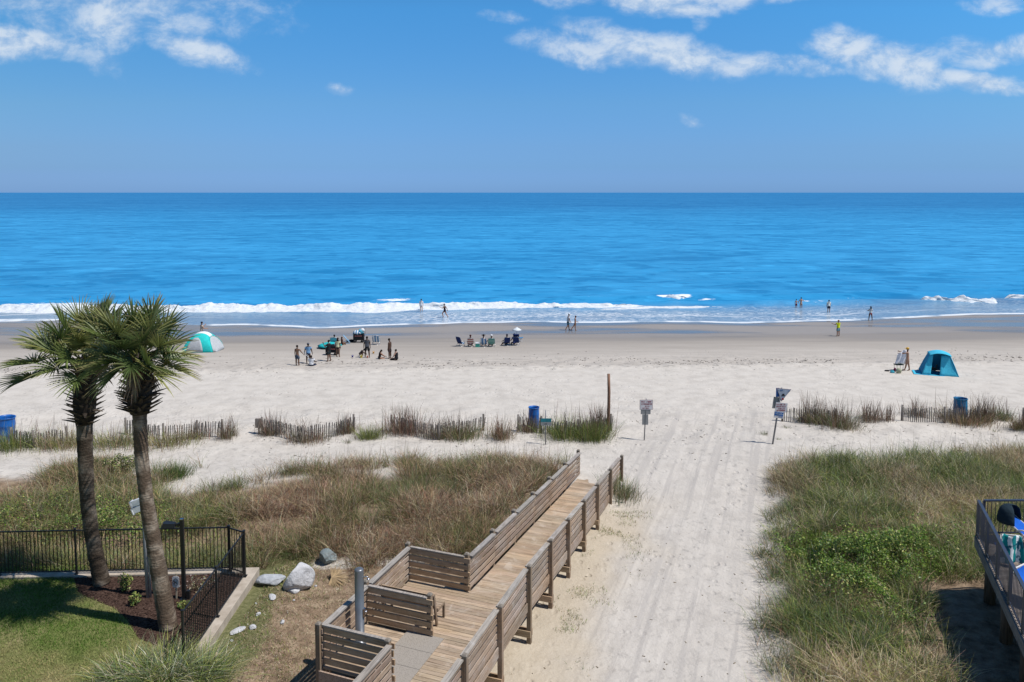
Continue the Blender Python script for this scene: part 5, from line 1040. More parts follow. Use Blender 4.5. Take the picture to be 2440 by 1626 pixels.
quad3([(-.05, -Dp * .98, 0), B0, (.58, -.42, 1.40), (.08, -.44, 1.40)], 'front_wall', m_b1); quad3([B0, C0, tbr, tr_], 'side_wall', m_b2); quad3([D0, A0, tl, tbl], 'side_wall', m_b2)
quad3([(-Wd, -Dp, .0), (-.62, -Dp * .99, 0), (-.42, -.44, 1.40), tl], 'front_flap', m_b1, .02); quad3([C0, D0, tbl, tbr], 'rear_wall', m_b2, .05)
s_ = MB(); g = []
for x in np.linspace(-.70, .70, 13): g.append([(x, y, 1.40 + .24 * (1 - (x / .70) ** 2) * (1 - .35 * (y / .75) ** 2) - .10 * max(0, abs(y) - .42)) for y in np.linspace(-.66, .62, 11)])
s_.sheet(g); s_.build('awning', m_b1, t2, solid=.014)
for p, q in ((A0, tl), (B0, tr_), (C0, tbr), (D0, tbl)): f = MB(); f.tube([p, Vector(p).lerp(Vector(q), .5) + Vector((0, 0, .05)), q], .022, 6); f.build('pole', m_b1, t2)
s_ = MB(); s_.slab([(-Wd - .5, -Dp - .05), (Wd * .3, -Dp - .05), (Wd * .3, Dp * .6), (-Wd - .5, Dp * .4)], .01, .03); s_.build('floor', m_b1, t2)
# driftwood, weed and shell scraps along the strand line
dv = MB(); pr = random.Random(9)
for _ in range(1500):
    x = pr.uniform(-42, 44); s_ = pr.gauss(56.6, .9) if pr.random() < .72 else pr.gauss(58.5, 1.6); y = s_ + .046 * x
    if float(vn(x * .22, s_ * .6, 55)) < .42: continue
    g = pr.uniform(.5, 1.6); dv.col = (.085 * g, .075 * g, .065 * g); dv.ball((x, y, hz(x, y) + .006), (pr.uniform(.02, .12), pr.uniform(.015, .05), .018), 6, 4, Matrix.Rotation(pr.gauss(0, .9), 3, 'Z'))
for _ in range(150):
    p = G(pr.uniform(600, 2440), pr.uniform(1000, 1100)); g = pr.uniform(.5, 1.5); dv.col = (.10 * g, .085 * g, .07 * g); dv.box(p + Vector((0, 0, .008)), (pr.uniform(.03, .16), pr.uniform(.02, .03), .02), Matrix.Rotation(pr.uniform(0, 3.1), 3, 'Z'))
for _ in range(80):
    lx_, ly_ = pr.uniform(.3, 6.5), pr.uniform(-4, 12); x, y = bw_world(lx_, ly_); g = pr.uniform(.5, 1.4); dv.col = (.22 * g, .18 * g, .13 * g); dv.box((x, y, hz(x, y) + .006), (pr.uniform(.02, .09), pr.uniform(.012, .03), .014), Matrix.Rotation(pr.uniform(0, 3.1), 3, 'Z'))
do = dv.build('beach_debris', m_chip); tag(do, 'dark scraps of seaweed and driftwood scattered on the sand', kind='stuff')
# ------------------------------------------------------------------ blades of grass
def blades(P, H, W, lean, az, cols, tipcol=None, droop=.35):
    n = len(P); ts = np.array([0, .38, .72, 1.0]); ws = np.array([1, .85, .55, .12])
    d = np.stack([np.cos(az), np.sin(az)], -1)
    fa = rng.uniform(0, 2 * np.pi, n); fd = np.stack([np.cos(fa), np.sin(fa), fa * 0], -1)
    V = np.zeros((n, 4, 2, 3)); C = np.zeros((n, 4, 2, 3))
    for i, (tt, wf) in enumerate(zip(ts, ws)):
        hor = lean * H * (tt * .55 + tt * tt * .6); ver = H * tt - droop * lean * H * tt ** 2.2
        cen = P + np.concatenate([d * hor[:, None], ver[:, None]], -1)
        for k, sgn in enumerate((-.5, .5)): V[:, i, k] = cen + fd * (W * wf * sgn)[:, None]
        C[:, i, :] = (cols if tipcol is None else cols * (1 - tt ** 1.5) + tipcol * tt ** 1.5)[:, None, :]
    b = np.arange(n)[:, None, None] * 8
    q = np.array([[0, 1, 3, 2], [2, 3, 5, 4], [4, 5, 7, 6]])[None] + b
    return V.reshape(-1, 3), q.reshape(-1, 4), C.reshape(-1, 3)
def join(L):
    V = []; Q = []; C = []; n = 0
    for v, q, c in L: V.append(v); Q.append(q + n); C.append(c); n += len(v)
    return np.concatenate(V), np.concatenate(Q), np.concatenate(C)
PAL = {'tan': (.44, .33, .215), 'straw': (.62, .515, .36), 'brown': (.27, .175, .12), 'red': (.26, .13, .092), 'olive': (.19, .185, .08), 'green': (.09, .155, .04), 'blue': (.185, .23, .135), 'vine': (.125, .215, .026), 'grey': (.36, .315, .25), 'lime': (.30, .33, .09)}
def colpick(names, n, var=.34):
    a = np.array([PAL[k] for k in names])[rng.integers(0, len(names), n)]
    return np.clip(a * rng.normal(1, var, (n, 1)).clip(.3, 1.9) * rng.normal(1, .07, (n, 3)), .008, .8)
mat_grass = leafy('dune_grass_blade', .6, .22, .18)
mat_leaf = leafy('broad_leaf', .45, .25, .3)
mat_frond = leafy('palm_leaf', .42, .25, .4)

def clumps(mask, bounds, n, per, mix, hrange, rad, wid, leanr=(.2, 1.25), hfun=None):
    x0, x1, y0, y1 = bounds; L = []
    cx = rng.uniform(x0, x1, n * 3); cy = rng.uniform(y0, y1, n * 3)
    p = mask(cx, cy); k = rng.uniform(0, 1, len(cx)) < p; cx = cx[k][:n]; cy = cy[k][:n]
    tone = fbm(cx * .35, cy * .35, 91); tone2 = fbm(cx * .8 + 9, cy * .8, 97)
    Ps = []; Hs = []; Ls = []; As = []; Cs = []
    for i in range(len(cx)):
        kind = mix(tone[i], tone2[i], cx[i], cy[i]); m_ = int(per * rng.uniform(.6, 1.4))
        r = rad * rng.uniform(.5, 1.4); off = rng.normal(0, r * .5, (m_, 2)); x = cx[i] + off[:, 0]; y = cy[i] + off[:, 1]
        g = mask(x, y) > .06; x = x[g]; y = y[g]; off = off[g]; m_ = len(x)
        if not m_: continue
        hh = rng.uniform(*hrange) * (hfun(cx[i], cy[i]) if hfun else 1)
        Ps.append(np.stack([x, y, hgt(x, y) - .02], -1)); Hs.append(hh * rng.uniform(.55, 1.15, m_))
        Ls.append(rng.uniform(*leanr, m_)); As.append(np.where(rng.uniform(0, 1, m_) < .65, np.arctan2(off[:, 1], off[:, 0]), rng.uniform(0, 6.28, m_)) + rng.normal(0, .3, m_))
        Cs.append(colpick(kind, m_))
    P = np.concatenate(Ps); n_ = len(P)
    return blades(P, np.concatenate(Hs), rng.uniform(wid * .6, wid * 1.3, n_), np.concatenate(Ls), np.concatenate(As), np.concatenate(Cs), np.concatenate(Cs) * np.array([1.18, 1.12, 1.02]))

def mask_left(x, y):
    lx, ly = bw_local(x, y)
    fr = 23.9 + .7 * (fbm(x * .6, x * 0, 12) - .5) * 2 + 1.6 * ss(-2.0, -4.5, lx) * 0
    fr = np.where(x < -8.6, back_y(x) + .35, fr + .6 * ss(-8.5, -6, x))
    bk = 34.6 + 1.4 * (fbm(x * .35, x * 0 + 4, 13) - .5) * 2 - .9 * ss(-6, -14, x)
    a = ss(-1.95, -2.5, lx) * ((ly > 1.0) | (lx < -4.1)) * ss(0, .9, y - fr) * ss(-.3, 2.2, bk - y)
    hole = np.exp(-(((x + 13.0) / 3.0) ** 2 + ((y - 31.6) / 1.8) ** 2)) + .9 * np.exp(-(((x + 10.0) / 2.2) ** 2 + ((y - 33.2) / 1.1) ** 2)) + .8 * np.exp(-(((x + 14.6) / 1.6) ** 2 + ((y - 25.6) / .8) ** 2))
    return np.clip(a * (1 - 1.25 * hole) - .8 * (fbm(x * .75, y * .9, 15) < .40), 0, 1)
def mix_left(a, b, x, y):
    if x < -10 and y < 29.5 and b > .40: return ['green', 'olive', 'lime', 'tan', 'blue']
    if a > .56: return ['tan', 'brown', 'tan', 'red', 'grey']
    if b > .60: return ['blue', 'green', 'olive', 'olive']
    if a < .42: return ['olive', 'tan', 'green', 'brown']
    return ['brown', 'olive', 'grey', 'red', 'tan', 'straw']
g1 = clumps(mask_left, (-20, 5, 23.5, 36.5), 1500, 62, mix_left, (.45, .95), .42, .013)
# seed stalks rising above the canopy along the back of the dune
def stalks(mask, bounds, n, hr, cols):
    x = rng.uniform(bounds[0], bounds[1], n * 4); y = rng.uniform(bounds[2], bounds[3], n * 4)
    k = rng.uniform(0, 1, len(x)) < mask(x, y); x = x[k][:n]; y = y[k][:n]; n = len(x); P = np.stack([x, y, hgt(x, y)], -1)
    c = colpick(cols, n); return blades(P, rng.uniform(*hr, n), np.full(n, .011), rng.uniform(.02, .3, n), rng.uniform(0, 6.28, n), c)
g2 = stalks(lambda x, y: mask_left(x, y) * ss(31.5, 34, y), (-20, 5, 31, 36), 650, (.8, 1.55), ['brown', 'red', 'grey'])
g3 = stalks(mask_left, (-20, 5, 24, 35), 1100, (.7, 1.2), ['straw', 'tan', 'grey'])
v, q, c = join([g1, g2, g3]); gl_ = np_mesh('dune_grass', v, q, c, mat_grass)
tag(gl_, 'brown and green dune grass filling the dune left of the boardwalk', kind='stuff')

def mask_right(x, y):
    d = x - right_edge(y) - .35 * (fbm(x * 1.2, y * 1.2, 16) - .5) * 2
    bk = 35.2 + .9 * (fbm(x * .3, x * 0 + 4, 14) - .5) * 2 + .055 * (x - 12)
    und = ss(11.5, 12.1, x - .38 * (y - 20) + .7 * (fbm(x * 1.1, y * 1.1, 18) - .5)) * (1 - ss(23.0, 23.8, y))
    return np.clip(ss(-.3, 1.3, d) * ss(-.3, 1.8, bk - y) * (1 - und) - .5 * (fbm(x * .8, y * .9, 19) < .33), 0, 1)
def vine_w(x, y):
    return np.exp(-(((x - 12.6) / 2.5) ** 2 + ((y - 24.9) / 1.9) ** 2)) + .62 * np.exp(-(((x - 10.9) / 1.4) ** 2 + ((y - 22.6) / 2.2) ** 2)) + .3 * np.exp(-(((x - 10.3) / 1.2) ** 2 + ((y - 26.2) / 1.1) ** 2))
def mix_right(a, b, x, y):
    vw = float(vine_w(x, y))
    if vw > .45: return ['vine', 'vine', 'green', 'lime', 'olive']
    if vw > .3 and b > .45: return ['olive', 'green', 'tan']
    if y > 29 and a > .55: return ['tan', 'grey', 'olive', 'straw', 'olive']
    if x - float(right_edge(y)) < 1.3 and b > .42: return ['blue', 'green', 'olive', 'tan']
    if b > .54: return ['blue', 'lime', 'green', 'green']
    if a > .55: return ['straw', 'tan', 'lime', 'straw']
    return ['olive', 'lime', 'blue', 'straw', 'green', 'green']
hf = lambda x, y: (.55 if vine_w(x, y) > .5 else 1.0) * (.75 if x - float(right_edge(y)) < .8 else 1)
r1 = clumps(mask_right, (5.5, 27, 17, 37.5), 1900, 62, mix_right, (.45, .9), .42, .013, hfun=hf)
r2 = stalks(lambda x, y: mask_right(x, y) * ss(32, 34.5, y), (6, 27, 31, 37.5), 420, (.8, 1.6), ['grey', 'olive', 'tan'])
r3 = stalks(mask_right, (6, 22, 17, 35), 1300, (.7, 1.25), ['straw', 'straw', 'tan', 'grey'])
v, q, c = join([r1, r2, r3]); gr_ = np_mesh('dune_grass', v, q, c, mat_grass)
tag(gr_, 'green and straw dune grass covering the dune right of the sandy lane', kind='stuff')

# leafy creepers: many small upward leaves
def leaves(P, size, cols, up=.7):
    n = len(P); nr = rng.normal(0, 1, (n, 3)); nr[:, 2] = np.abs(nr[:, 2]) + up; nr /= np.linalg.norm(nr, axis=1)[:, None]
    u = np.cross(nr, rng.normal(0, 1, (n, 3))); u /= np.linalg.norm(u, axis=1)[:, None]; w_ = np.cross(nr, u); s = size[:, None]
    V = np.stack([P - u * s, P + w_ * s * .55, P + u * s, P - w_ * s * .55], 1); C = np.repeat(cols[:, None], 4, 1)
    return V.reshape(-1, 3), np.arange(n * 4).reshape(-1, 4), C.reshape(-1, 3)
def vines(mask, b, n, hmax, cols, size=(.022, .05)):
    x = rng.uniform(b[0], b[1], n * 5); y = rng.uniform(b[2], b[3], n * 5); k = rng.uniform(0, 1, len(x)) < mask(x, y); x = x[k][:n]; y = y[k][:n]; n = len(x)
    top = hmax * (.12 + 1.15 * ss(.25, .75, fbm(x * 1.1, y * 1.1, 23, 4))); z = hgt(x, y) + top * rng.uniform(.2, 1, n) ** .6
    return leaves(np.stack([x, y, z], -1), rng.uniform(*size, n), colpick(cols, n))
l1 = vines(lambda x, y: np.clip(vine_w(x, y) * 1.25 - .14, 0, 1) ** 1.2 * (mask_right(x, y) > .2) * ss(.36, .56, fbm(x * .85, y * .85, 24, 4) + .16 * vine_w(x, y)), (7, 19, 19, 30), 40000, .95, ['vine', 'vine', 'green', 'lime'])
cre = np_mesh('creeper', *l1, mat_leaf); tag(cre, 'dense bright green creeper sprawling over the right dune by the deck', kind='stuff')
def mvl(x, y): return np.clip(np.exp(-(((x + 14.0) / 1.7) ** 2 + ((y - 26.6) / 1.3) ** 2)) * 1.1 + np.exp(-(((x + 17.5) / 2.2) ** 2 + ((y - 27) / 1.6) ** 2)) + .5 * np.exp(-(((x + 11.5) / 1.6) ** 2 + ((y - 25.2) / .7) ** 2)) - .25, 0, 1)
l2 = vines(mvl, (-21, -9, 24.4, 30), 11000, .8, ['vine', 'lime', 'green', 'olive'])
crl = np_mesh('creeper', *l2, mat_leaf); tag(crl, 'green leafy creeper growing behind the black lawn fence', kind='stuff')

# lawn turf and weeds around the rocks and along the boardwalk
LAWN = [(-24, 14), (-9.4, 14), (-9.3, 17.4)] + [(p.x, p.y) for p in (at(452, 1575, 1), at(395, 1548, 1), at(330, 1522, 1), at(303, 1478, 1), at(270, 1448, 1), at(225, 1432, 1), at(185, 1412, 1), at(176, 1378, 1))] + [(-13.6, 23.55), (-24, 23.1)]
n = 75000; x = rng.uniform(-17, -8.6, n); y = rng.uniform(16.5, 24, n); k = inpoly(LAWN, x + rng.normal(0, .03, n), y + rng.normal(0, .03, n)); x = x[k]; y = y[k]; n = len(x)
dry = ss(.30, .62, fbm(x * .8, y * .8, 27, 4) * .8 + .28 * ss(21.0, 17.6, y))[:, None]
lc = np.array([.11, .20, .03]) * (1 - dry) + np.array([.37, .32, .145]) * dry; lc = lc * rng.normal(1, .2, (n, 1))
lb = blades(np.stack([x, y, np.full(n, LAWN_Z + .004)], -1), rng.uniform(.03, .075, n), np.full(n, .013), rng.uniform(.2, .9, n), rng.uniform(0, 6.28, n), np.clip(lc, .01, .6))
tf = np_mesh('lawn_grass', *lb, mat_grass); tag(tf, 'short mown lawn grass inside the black fence', kind='stuff')
def weedmask(x, y):
    lx, ly = bw_local(x, y)
    a = ss(-6.1, -7.5, x + 1.2 * (fbm(x * .6, y * .6, 46) - .5)) * (x > -7.75) * ss(18, 20, y) * (1 - ss(24.5, 25.6, y)) * .9
    a = np.maximum(a, .5 * ss(.55, .7, fbm(x * .8, y * .8, 28)) * (x > -7.7) * (lx < -4.3) * (y < 25.5))
    st = (lx > .15) * ss(2.8, .5, lx) * (y < 30) * ss(.52, .66, fbm(x * 1.1, y * 1.1, 47, 5))
    return np.maximum(a, .8 * st)
n = 24000; x = rng.uniform(-8, 6, n * 4); y = rng.uniform(17, 30, n * 4); k = rng.uniform(0, 1, n * 4) < weedmask(x, y); x = x[k][:n]; y = y[k][:n]; n = len(x)
wb = blades(np.stack([x, y, hgt(x, y)], -1), rng.uniform(.03, .13, n), np.full(n, .011), rng.uniform(.2, 1, n), rng.uniform(0, 6.28, n), colpick(['vine', 'green', 'olive', 'lime', 'tan'], n))
wd = np_mesh('weeds', *wb, mat_grass); tag(wd, 'thin low weeds in the bare ground beside the boardwalk', kind='stuff')
n = 26000; x = rng.uniform(-8, -2.5, n * 2); y = rng.uniform(16.5, 25.5, n * 2); lx, ly = bw_local(x, y); k = (x > -7.7) & (lx < -4.2) & (rng.uniform(0, 1, n * 2) < .25 + .75 * fbm(x * 1.2, y * 1.2, 29)); x = x[k][:n]; y = y[k][:n]; n = len(x)
tb = blades(np.stack([x, y, hgt(x, y)], -1), rng.uniform(.02, .07, n), np.full(n, .012), rng.uniform(.5, 1.4, n), rng.uniform(0, 6.28, n), colpick(['tan', 'brown', 'straw', 'olive'], n))
th = np_mesh('dry_thatch', *tb, mat_grass); tag(th, 'dry tan grass litter on the brown earth left of the boardwalk', kind='stuff')

# ------------------------------------------------------------------ single plants
def plant(name, base, n, hr, rad, cols, label, cat='grass clump', group=None, wid=.013, leanr=(.1, .7), stems=0, sh=(.8, 1.4), droop=.35, sx=1.0):
    off = rng.normal(0, rad * .5, (n, 2)) * np.array([sx, 1]); x = base[0] + off[:, 0]; y = base[1] + off[:, 1]
    P = np.stack([x, y, hgt(x, y) - .02], -1) - np.array(base)
    az = np.where(rng.uniform(0, 1, n) < .7, np.arctan2(off[:, 1], off[:, 0]), rng.uniform(0, 6.28, n))
    c_ = colpick(cols, n); L = [blades(P, rng.uniform(*hr, n), rng.uniform(wid * .6, wid * 1.3, n), rng.uniform(*leanr, n), az, c_, c_ * 1.15, droop)]
    if stems:
        o2 = rng.normal(0, rad * .5, (stems, 2)) * np.array([sx, 1]); x = base[0] + o2[:, 0]; y = base[1] + o2[:, 1]
        L.append(blades(np.stack([x, y, hgt(x, y)], -1) - np.array(base), rng.uniform(*sh, stems), np.full(stems, .022), rng.uniform(.02, .35, stems), rng.uniform(0, 6.28, stems), colpick(['brown', 'red', 'grey', 'brown'], stems) * .75))
    o = np_mesh(name, *join(L), mat_grass); o.location = base
    return tag(o, label, cat, group)
GRP = 'sea oat clumps along the sand fences'
for (px, py, n, h, rad, st, sx, cols, lab) in [
    (30, 1068, 500, .85, .8, 20, 1.5, ['lime', 'olive', 'green'], 'yellow-green grass clump at the foot of the leftmost blue barrel'),
    (150, 1065, 420, .75, .7, 30, 1.4, ['olive', 'lime', 'tan'], 'grass clump in front of the sand fence just left of the left palm'),
    (275, 1062, 460, .7, .8, 35, 1.5, ['olive', 'lime', 'tan', 'green'], 'grass clump on the dune seen between the two palm trunks'),
    (395, 1060, 420, .6, .8, 40, 1.6, ['lime', 'olive', 'tan'], 'low yellow-green grass clump just right of the right palm trunk'),
    (465, 1046, 130, .5, .45, 46, 1.3, ['brown', 'olive', 'grey'], 'sparse brown stalks along the fence right of the palms'),
    (543, 1042, 170, .6, .35, 46, 1, ['brown', 'olive', 'grey'], 'tall brown stalks at the right end of the fence behind the palms'),
    (650, 1035, 260, .6, .5, 80, 1, ['grey', 'brown', 'olive'], 'tall grey-brown stalks beside the boxed fence post'),
    (730, 1052, 260, .6, .5, 60, 1.6, ['grey', 'olive', 'brown'], 'grey stalks in the sagging middle of the sand fence'),
    (825, 1030, 200, .55, .4, 60, 1, ['olive', 'brown', 'grey'], 'brown stalks at the right post of the sagging sand fence'),
    (880, 1045, 300, .6, .45, 6, 1.2, ['lime', 'olive', 'green'], 'small yellow-green clump on bare sand between two sand fences'),
    (965, 1030, 380, .75, .6, 110, 1.5, ['grey', 'brown', 'red'], 'dense purple-brown stalks at the left end of the second sand fence'),
    (1050, 1042, 260, .6, .5, 70, 1.5, ['grey', 'brown', 'olive'], 'grey-brown stalks in the middle of the second sand fence'),
    (1100, 1044, 420, .7, .7, 40, 1.3, ['olive', 'tan', 'green'], 'olive clump in front of the right half of the second sand fence'),
    (1195, 1044, 240, .65, .5, 50, 1, ['olive', 'brown', 'tan'], 'brown tuft standing alone left of the fence with the blue barrel'),
    (1262, 1030, 190, .6, .45, 40, 1, ['grey', 'olive', 'brown'], 'grey stalks rising in front of the middle blue barrel'),
    (1350, 1040, 700, .8, .9, 40, 1.2, ['olive', 'green', 'lime'], 'broad green clump between the teal sign and the tall brown pole'),
    (1415, 1046, 600, .8, .7, 30, 1, ['green', 'olive', 'lime'], 'bright green clump at the base of the tall brown pole'),
    (1425, 1026, 150, .7, .4, 90, 1, ['grey', 'brown', 'red'], 'dark stalks leaning against the tall brown pole'),
    (1935, 1006, 320, .8, .5, 80, 1, ['brown', 'grey', 'olive'], 'dark brown stalks on the fence right of the leaning sign'),
    (1995, 1018, 620, .75, .75, 90, 1.1, ['olive', 'brown', 'grey', 'green'], 'wide brown and olive clump in the middle of the right sand fence'),
    (2075, 1002, 150, .6, .4, 70, 1.2, ['grey', 'brown'], 'thin dark stalks at the right end of the right sand fence'),
    (2115, 1002, 26, .5, .25, 34, 1, ['grey', 'brown'], 'splayed twiggy stalks on open sand between the two right fences'),
    (2185, 992, 120, .55, .4, 46, 1.2, ['grey', 'brown', 'olive'], 'wispy stalks at the left half of the rightmost sand fence'),
    (2300, 1010, 650, .75, .85, 60, 1.4, ['olive', 'tan', 'brown'], 'brown and olive clump below the right blue barrel'),
    (2345, 1002, 240, .75, .4, 70, 1, ['grey', 'olive', 'brown'], 'upright dark stalks just right of the right blue barrel'),
    (2390, 1000, 200, .6, .4, 20, 1, ['olive', 'green', 'blue'], 'small green tuft near the right edge behind the dune'),
    (2436, 1022, 300, .6, .4, 20, 1, ['olive', 'brown'], 'olive tuft at the post on the right picture edge')]:
    b = G(px, py); plant('grass_clump', tuple(b), int(n * 2.2), (h * .5, h * 1.45), rad * 1.2, cols, lab, 'grass clump', GRP, stems=int(st * 1.5), sh=(h * 1.3, h * 2.4), sx=sx, leanr=(.1, .95))
for (px, py, n, h, rad, lab) in [(1820, 1036, 60, .32, .22, 'small green tuft on the sand left of the leaning sign'), (1873, 1020, 46, .22, .2, 'tiny flat tuft on the sand right of the leaning sign'),
    (1856, 1048, 30, .2, .1, 'tiny upright tuft at the foot of the leaning sign'), (830, 1056, 40, .35, .2, 'tiny sparse tuft below the small yellow-green clump'), (2375, 1030, 40, .25, .25, 'low tuft on bare sand near the right edge')]:
    plant('grass_tuft', tuple(G(px, py)), n, (h * .5, h), rad, ['olive', 'green', 'grey'], lab, 'grass tuft', 'small tufts on open sand')
b = G(1478, 1180); plant('grass_clump', tuple(b), 900, (.3, .8), .75, ['green', 'blue', 'olive', 'tan'], 'lush green clump against the foot of the boardwalk right rail', 'grass clump', stems=14, sh=(.5, .8))
b = G(415, 1138); plant('grass_clump', tuple(b), 700, (.4, .85), .6, ['green', 'olive', 'green'], 'dark green tussock on the dune right of the right palm', 'grass clump')
def shrub(base, n, rx, hh, cols, label, cat='shrub', size=(.02, .045), group=None):
    a = rng.normal(0, 1, (n, 3)); a /= np.linalg.norm(a, axis=1)[:, None]; rr = rng.uniform(.45, 1, n)[:, None] ** .5
    P = a * rr * np.array([rx, rx, hh * .5]) * (1 + .3 * np.sin(a[:, :1] * 5 + a[:, 1:2] * 7)) + np.array([0, 0, hh * .55])
    tr = thing('shrub', base, label, cat, group)
    o = np_mesh('foliage', *leaves(P, rng.uniform(*size, n), colpick(cols, n), .3), mat_leaf, tr)
    st = MB(); st.col = (.12, .085, .05)
    for k in range(6):
        aa = k * 1.05; st.tube([(0, 0, -.03), (math.cos(aa) * rx * .4, math.sin(aa) * rx * .4, hh * .5), (math.cos(aa) * rx * .6, math.sin(aa) * rx * .6, hh * .85)], [.014, .009, .004], 5)
    st.build('stem', mat_leaf, tr); return tr
shrub(tuple(G(285, 1130)), 2600, .62, .75, ['lime', 'olive', 'green', 'straw'], 'rounded yellow-green bush on the dune between the palm trunks', size=(.025, .05))
shrub(tuple(at(298, 1408, 1.02)), 420, .17, .5, ['lime', 'lime', 'green'], 'taller small yellow-leaved shrub in the dark mulch', group='young shrubs in the mulch bed')
shrub(tuple(at(321, 1441, 1.02)), 260, .16, .32, ['lime', 'green', 'lime'], 'shorter small yellow-leaved shrub nearer the lawn edge', group='young shrubs in the mulch bed')
shrub(tuple(at(437, 1446, 1.02)), 160, .2, .14, ['lime', 'green'], 'flat green seedling in the mulch beside the right palm base', group='young shrubs in the mulch bed')
shrub(tuple(at(470, 1405, 1.02)), 240, .45, .3, ['grey', 'olive', 'brown'], 'dry straggly weed growing by the black lamp post')
for (px, py, n, hr, rad, lab) in [(300, 1626, 900, (.5, 1.0), .6, 'arching pale ornamental grass at the lawn edge, leftmost of three'), (395, 1622, 1400, (.6, 1.2), .65, 'tallest pale arching ornamental grass, middle of three below the right palm'), (478, 1608, 1200, (.55, 1.1), .55, 'pale arching ornamental grass spilling over the concrete wall end')]:
    b = at(px, py, LAWN_Z); o = plant('ornamental_grass', (b.x, b.y, LAWN_Z), n, hr, rad, ['blue', 'lime', 'green', 'straw', 'lime', 'blue'], lab, 'ornamental grass', 'ornamental grasses at the lawn corner', wid=.017, leanr=(.25, 1.0), droop=.62)

# ------------------------------------------------------------------ palms
def strip(pts, wid, nrm):               # ribbon through pts
    pts = np.array(pts); V = []
    for i, p in enumerate(pts):
        d = pts[min(i + 1, len(pts) - 1)] - pts[max(i - 1, 0)]; s = np.cross(d, nrm); L = np.linalg.norm(s); s = s / (L + 1e-9); V += [p - s * wid[i] / 2, p + s * wid[i] / 2]
    return V
def frond(az, el, Lp, Lb, col, dead, parent, pr):
    f0 = np.array([math.cos(az) * math.cos(el), math.sin(az) * math.cos(el), math.sin(el)])
    V = []; Q = []; C = []
    pts = [f0 * Lp * s + np.array([0, 0, -.15 * Lp * s * s * (1 + .6 * dead)]) for s in np.linspace(0, 1, 6)]
    f = pts[-1] - pts[-2]; f /= np.linalg.norm(f); r = np.array([-math.sin(az), math.cos(az), 0.0]); nr = np.cross(f, r); nr = nr if nr[2] > 0 else -nr
    ro = pr.gauss(0, .55); r, nr = r * math.cos(ro) + nr * math.sin(ro), nr * math.cos(ro) - r * math.sin(ro)
    def put(vs, c, ct):
        n0 = len(V); m_ = len(vs) // 2; V.extend(vs)
        for i in range(m_):
            k = i / (m_ - 1); cc = np.array(c) * (1 - k ** 2) + np.array(ct) * k ** 2; C.extend([cc, cc])
        for i in range(m_ - 1): Q.append([n0 + 2 * i, n0 + 2 * i + 1, n0 + 2 * i + 3, n0 + 2 * i + 2])
    pc = np.array((.20, .22, .06)) if not dead else np.array((.22, .15, .08))
    put(strip(pts, np.linspace(.055, .022, 6), nr), pc, pc); put(strip(pts, np.linspace(.05, .02, 6), r), pc * .8, pc)
    hub = pts[-1]; N = 46
    for k in range(N):
        th = (k / (N - 1) - .5) * 2 * R(138) + pr.gauss(0, .02); cup = .52 * abs(math.sin(th))
        d = math.cos(th) * f + math.sin(th) * r + nr * cup; d /= np.linalg.norm(d)
        base = hub + f * .16 * Lb * max(0, math.cos(th)); L = Lb * (.78 + .22 * math.cos(th)) * pr.uniform(.9, 1.06)
        dr = (.08 + .14 * pr.random()) * L * (1 + 2.0 * dead) ; bend = pr.uniform(-.03, .03) * L
        ps = [base + d * L * s + np.array([0, 0, -dr * max(0, s - .25) ** 2 * 1.5]) + r * bend * s * s for s in (0, .22, .45, .68, .86, 1.0)]
        nn = nr * math.cos(.7) + np.cross(d, nr) * math.sin(.7 if k % 2 else -.7)
        b = pr.uniform(.72, 1.25); cc = np.array(col) * b; ct = cc * np.array([1.7, 1.35, 1.5]) if pr.random() < .55 else np.array((.30, .24, .12)) * b
        put(strip(ps, [.014, .040, .042, .032, .018, .004], nn), cc, ct)
    o = np_mesh('frond' if not dead else 'dead_frond', np.array(V), np.array(Q), np.array(C), mat_frond, parent); return o
mt_bark, t = mat('palm_bark'); P = t.obj(); zz = t.xyz(P)[2]
rn = t.noise(t.map(P, (3, 3, 34)), 1, 4, .6); bn = t.noise(P, 1.6, 4, .6); holes = t.vor(t.map(P, (16, 16, 12)), 1)
c = t.ramp(rn, [(.30, (.045, .036, .028)), (.55, (.125, .103, .082)), (.75, (.22, .19, .155))]); c = t.mix(t.step(.50, .66, bn), c, (.23, .205, .175)); c = t.mix(t.step(.56, .42, bn), c, (.075, .058, .044))
c = t.mix(t.mul(t.step(2.4, .4, zz), t.step(.22, .10, holes)), c, (.05, .038, .028)); c = t.mix(1.0, c, t.attr(), 'MULTIPLY')
t.out(t.pbsdf(c, .85, 0, .15, t.bump(t.add(rn, t.mul(holes, .5)), .9, .03)))
mt_boot = leafy('palm_boot', .8, 0, .15, .4)
